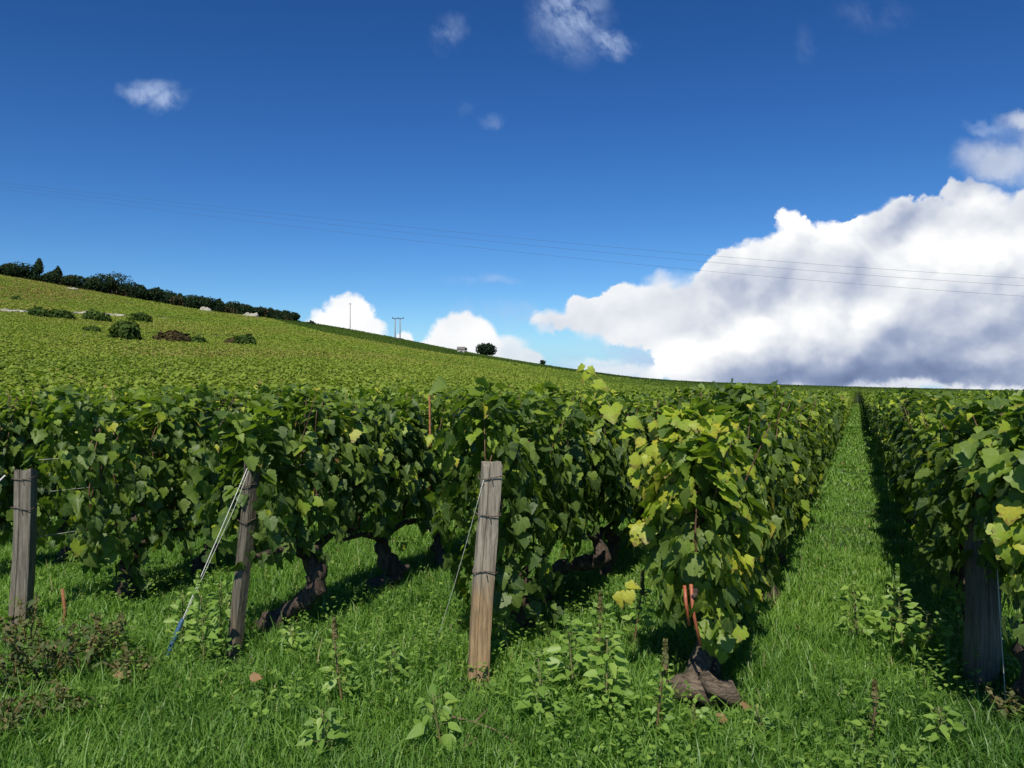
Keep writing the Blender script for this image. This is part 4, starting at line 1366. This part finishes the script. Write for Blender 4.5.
def tree(name, x, y, h, w, m, label, cat, group, seed, n=420, leaf=.5, trunk=True, tint=(.2, .7), lift=0.0, conic=False, sink=0.0):
    root = empty(name, (x, y, Z(x, y) + lift), label, cat, group)
    rg = np.random.default_rng(seed)
    th = h * (.18 if trunk else .02)
    ctr = (0, 0, th + (h - th) * .45); rad = (w / 2, w / 2, (h - th) * .52)
    p, nr, tp, s = crown(rg, n, rad, ctr, leaf)
    p[:, 2] = np.clip(p[:, 2], 0.05, h * 1.05)
    if conic:
        k = np.clip(1.25 - p[:, 2] / h, .15, 1.0)
        p[:, 0] *= k; p[:, 1] *= k
    v, f, _ = leaves(p, nr, tp, s, QUAD_V, QUAD_F, rg=rg)
    t = tint[0] + (tint[1] - tint[0]) * rg.random(len(p))
    make_obj('crown', v, f, m, root, tint=np.repeat(t, 4))
    mb = MB()
    r0 = h * .03
    mb.tube([(0, 0, -.3), (0.02 * h, 0, th), (0, .02 * h, h * .45), (0.01 * h, 0, h * .8)], [r0 * 1.3, r0, r0 * .7, r0 * .25], 7, .1, seed)
    for i in range(4):
        a = i * 1.7 + seed
        mb.tube([(0, 0, h * (.2 + .1 * i)), (math.cos(a) * w * .18, math.sin(a) * w * .18, h * (.35 + .1 * i)), (math.cos(a) * w * .32, math.sin(a) * w * .32, h * (.45 + .1 * i))], [r0 * .5, r0 * .35, r0 * .15], 5)
    mb.build('trunk', M_bark, root)
    return root


WG = 'trees and shrubs along the skyline wood'
# (px, top py, base py, width px, kind)
TR = [(4, 262, 274, 20, 0, 'low dark shrub at the far left end of the skyline'), (20, 258, 276, 18, 0, 'rounded grey-green tree near the left end of the skyline'),
      (38, 255, 280, 13, 1, 'tallest pointed tree near the left end of the skyline'), (57, 264, 283, 11, 1, 'small pointed tree right of the tallest skyline tree'),
      (72, 270, 287, 15, 0, 'low shrub between two pointed skyline trees'), (92, 271, 291, 17, 0, 'round bushy tree left of the broad dark skyline tree'),
      (111, 269, 293, 24, 0, 'broad dark tree standing highest in the middle of the skyline wood'), (128, 277, 296, 16, 0, 'shrub at the right shoulder of the broad skyline tree'),
      (140, 279, 298, 12, 1, 'narrow pointed tree right of the broad skyline tree'), (153, 284, 300, 16, 0, 'low round tree left of the middle gap in the wood'),
      (167, 286, 303, 15, 0, 'low tree just past the middle of the wood'), (180, 289, 305, 14, 1, 'small pointed tree above the middle of the brown bush'),
      (193, 290, 308, 15, 0, 'rounded tree above the scrub bank'), (206, 292, 310, 14, 0, 'tree on the wood edge above the pale outcrop'),
      (219, 294, 311, 14, 1, 'pointed tree right above the pale outcrop'), (232, 297, 312, 14, 0, 'low tree left of the chalk outcrop'), (245, 301, 314, 14, 0, 'shrub behind the chalk outcrop'),
      (258, 303, 316, 13, 0, 'shrub just right of the chalk outcrop'), (270, 304, 318, 12, 1, 'pointed shrub near the right end of the wood'), (281, 306, 319, 12, 0, 'shrub second from the right end of the wood'),
      (292, 309, 320, 11, 0, 'last low shrub at the right end of the wood')]
for i, (px, tp, bp, wp, kd, lab) in enumerate(TR):
    y = RIDGE - 3 + rnd.uniform(-3, 3)
    x = (px - 512) / F * y
    g0 = Z(x, y)
    h = (CAM_H + (HZ - tp) / F * y - g0) * (1.0 if i in (2, 3, 6) else .88)
    tree('pine_tree' if kd else 'broadleaf_tree', x, y, max(h, 2.0), wp * (1.25 if i in (2, 3) else 1.6) / F * y, M_tree, lab, 'tree', WG, 900 + i, 1900, .26, True, (.15, .75), conic=bool(kd))


def build_scrub():
    """dark undergrowth that fills the skyline wood"""
    n = 60000
    px = -60 + 365 * rng.random(n)
    bot = np.interp(px, [-60, 0, 60, 100, 150, 200, 250, 300], [266, 274, 283, 290, 299, 309, 316, 321])
    thick = np.interp(px, [-60, 0, 60, 150, 250, 285, 305], [18, 16, 16, 18, 15, 10, 3]) * (.8 + .25 * np.sin(px * .21) * np.sin(px * .083 + 1))
    yy = RIDGE - 6 + 16 * rng.random(n)
    x = (px - 512) / F * yy
    g = gz(x, yy)
    z = g + thick / F * yy * rng.random(n) ** .8 * 1.0
    p = np.stack([x, yy, z], 1)
    nr = rng.normal(size=(n, 3)) * .7 + np.array([0, -.3, .5])
    v, f, _ = leaves(p, nr, rng.normal(size=(n, 3)), 0.32 * (.6 + .8 * rng.random(n)), QUAD_V, QUAD_F)
    t = .05 + .5 * rng.random(n)
    brown = np.sin(px * .17) * np.sin(px * .05 + 2) > .35
    mi = np.where(brown & (rng.random(n) < .6), 1, 0)
    o = make_obj('undergrowth', v, f, [M_tree, M_brownbush], tint=np.repeat(t, 4), matidx=mi)
    tag(o, 'dark undergrowth filling the wood on the skyline', 'undergrowth', kind='stuff')
build_scrub()

HG = 'bushes on the hillside vineyard'
BU = [(127, 340, 34, 22, M_bush, 'large round green bush on the hillside'), (172, 342, 32, 13, M_brownbush, 'reddish brown bush on the hillside'), (246, 345, 24, 13, M_bush, 'dark green bush at the right end of the hillside bank'),
      (198, 343, 16, 8, M_bush, 'low green bush between the brown bush and the right bush'), (36, 317, 22, 10, M_bush, 'left bush of the line along the chalk track'), (60, 319, 26, 11, M_bush, 'wide dark bush along the chalk track'),
      (96, 321, 26, 11, M_bush, 'bush on the chalk track above the large round bush'), (140, 322, 22, 11, M_bush, 'bush where the chalk track narrows'), (92, 332, 20, 6, M_bush, 'low scrub left of the large round bush'),
      (232, 344, 18, 7, M_brownbush, 'small brown scrub left of the dark right bush'), (15, 300, 12, 4, M_bush, 'tiny bush above the chalk track at the left')]
for i, (px, by_, wp, hp, m, lab) in enumerate(BU):
    y = ydepth(px, by_) if i else ydepth(px, by_)
    x = (px - 512) / F * y
    tree('bush', x, y, hp / F * y + 1.3, wp / F * y, m, lab, 'bush', HG, 1200 + i, 1500, .20, False, (.1, .8))

# lone round tree and its small neighbour
yl = RIDGE - 8
tree('round_tree', (486.5 - 512) / F * yl, yl, 5.6, 5.4, M_tree, 'lone round dark tree standing on the skyline', 'tree', None, 1301, 3200, .26, False, (.1, .5))
tree('small_tree', (543 - 512) / F * yl, yl, 3.0, 1.6, M_tree, 'tiny dark tree on the skyline right of the lone round tree', 'tree', None, 1302, 120, .35, True, (.1, .5))
tree('small_tree', (463 - 512) / F * (yl + 2), yl + 2, 2.6, 2.2, M_tree, 'low dark shrub left of the lone round tree', 'tree', None, 1303, 120, .35, True, (.1, .5))
tree('small_tree', (311 - 512) / F * (yl + 2), yl + 2, 2.2, 2.2, M_tree, 'low shrub at the top left of the white cloud', 'tree', None, 1304, 120, .4, True, (.1, .5))

# chalk outcrops
def outcrop(px, py, w, h, label, seed, slope=0.0, rise=0.0):
    y = min(ydepth(px, py), RIDGE - 8); x = (px - 512) / F * y
    r_ = random.Random(seed)
    mb = MB()
    k = w / F * y
    nseg = max(6, int(w / 1.6))
    ts = np.linspace(-.5, .5, nseg)
    mb.tube([(k * t, slope * k * t + r_.uniform(-.3, .3), .3 + rise * k * (t + .5) + r_.uniform(-.15, .15)) for t in ts], [.25] + [r_.uniform(.55, 1.0) for _ in ts[2:]] + [.2], 9, .3, seed)
    o = mb.build('chalk_outcrop', M_chalkrock); o.location = (x, y, Z(x, y) + .9); o.scale = (1, 1, h / F * y / 1.5)
    tag(o, label, 'rock', 'pale rocks on the hill')
outcrop(250, 315, 16, 6, 'pale chalk outcrop under the right end of the wood', 1)
outcrop(205, 308, 12, 5, 'brownish rock patch at the foot of the wood', 2)
outcrop(10, 311, 30, 4.5, 'longest pale chalk bank at the left edge of the hillside', 4, .1)
outcrop(80, 313, 18, 4, 'pale chalk bank between two bushes on the hillside', 5, .1)
outcrop(114, 315.5, 20, 4, 'pale chalk bank above the large round bush', 6, .1)
outcrop(146, 317.5, 6, 3, 'small pale chalk patch right of the large round bush', 7)
outcrop(163, 318.5, 7, 3.5, 'smallest chalk patch farthest right on the upper bank', 8)
outcrop(72, 334, 34, 2, 'thin earthy bank left of the large round bush', 9)
outcrop(200, 340, 30, 2.5, 'thin pale bank behind the reddish brown bush', 10)
outcrop(70, 289, 14, 3, 'faint pale rock below the pointed skyline tree', 3)
# small pale hut
yh = 205.0; xh = (461 - 512) / F * yh
hut = empty('field_hut', (xh, yh, Z(xh, yh) + .5), 'tiny pale hut with a dark roof, left of the lone round tree', 'hut')
mb = MB(); mb.box((0, 0, .7), (1.7, 1.5, 1.4)); mb.build('wall', M_hutwall, hut, False)
make_obj('roof', np.array([(-1, -.9, 1.38), (1, -.9, 1.38), (1, .9, 1.38), (-1, .9, 1.38), (-1, 0, 2.1), (1, 0, 2.1)]) , [(0, 1, 5, 4), (2, 3, 4, 5), (0, 4, 3), (1, 2, 5), (0, 3, 2, 1)], M_hutroof, hut)
mb = MB(); mb.box((.1, -.76, .55), (.6, .04, 1.0)); mb.build('door', M_darkmetal, hut, False)

# H-shaped electricity pole and a single pole
yp = 208.0; xp = (397.5 - 512) / F * yp
hp = empty('power_pole', (xp, yp, Z(xp, yp)), 'twin-legged wooden power pole with a crossbar on the hillside', 'pole', 'power poles')
top = CAM_H + (HZ - 318) / F * yp - Z(xp, yp)
for sx in (-.62, .62):
    mb = MB(); mb.tube([(sx, 0, -.3), (sx, 0, top)], [.15, .11], 8); mb.build('leg', M_polewood, hp)
mb = MB(); mb.box((0.1, -.16, top - .12), (2.9, .14, .16)); mb.build('crossbar', M_darkmetal, hp, False)
for sx in (-1.2, .1, 1.4):
    mb = MB(); mb.tube([(sx, -.16, top - .04), (sx, -.16, top + .05), (sx, -.16, top + .2), (sx, -.16, top + .28)], [.05, .11, .10, .04], 8); mb.build('insulator', M_darkmetal, hp)
yq = RIDGE + 6; xq = (350 - 512) / F * yq
sp_o = empty('power_pole', (xq, yq, Z(xq, yq)), 'single thin pole on the skyline in front of the left white cloud', 'pole', 'power poles')
tq = CAM_H + (HZ - 303) / F * yq - Z(xq, yq)
mb = MB(); mb.tube([(0, 0, -.3), (0, 0, tq)], [.12, .09], 8); mb.build('shaft', M_polewood, sp_o)
mb = MB(); mb.box((0, -.1, tq - .25), (.7, .1, .12)); mb.build('crossbar', M_darkmetal, sp_o, False)

# overhead power lines: three sagging wires crossing in front of the hill
WP = [(-120, 168), (0, 182), (330, 218.5), (500, 236), (680, 253), (860, 267), (1024, 278), (1200, 287)]
off2 = [(0, 'top'), (1, 'middle'), (2, 'lowest')]
for k, nm in off2:
    xs = np.array([a for a, b in WP], float); ys_ = np.array([b for a, b in WP], float)
    dd = np.interp(xs, [-120, 330, 500, 1024, 1200], [[0, 0], [4, 10], [6, 14], [7, 18.], [7.5, 19]][0:0] or [[0, 2, 4][k], [0, 5, 12][k], [0, 6, 14][k], [0, 7.5, 18][k], [0, 8, 19][k]])
    co = np.polyfit(xs, ys_ + dd, 3)
    pts = []
    for a in np.linspace(-160, 1240, 60):
        dep = 62 + 60 * max(0, 1 - a / 1024) ** 1.3
        pts.append(((a - 512) / F * dep, dep, CAM_H + (HZ - np.polyval(co, a)) / F * dep))
    mb = MB(); mb.tube(pts, .009, 6)
    o = mb.build('power_line', M_darkmetal)
    tag(o, f'{nm} of the three power lines crossing the sky', 'power line', 'overhead power lines')
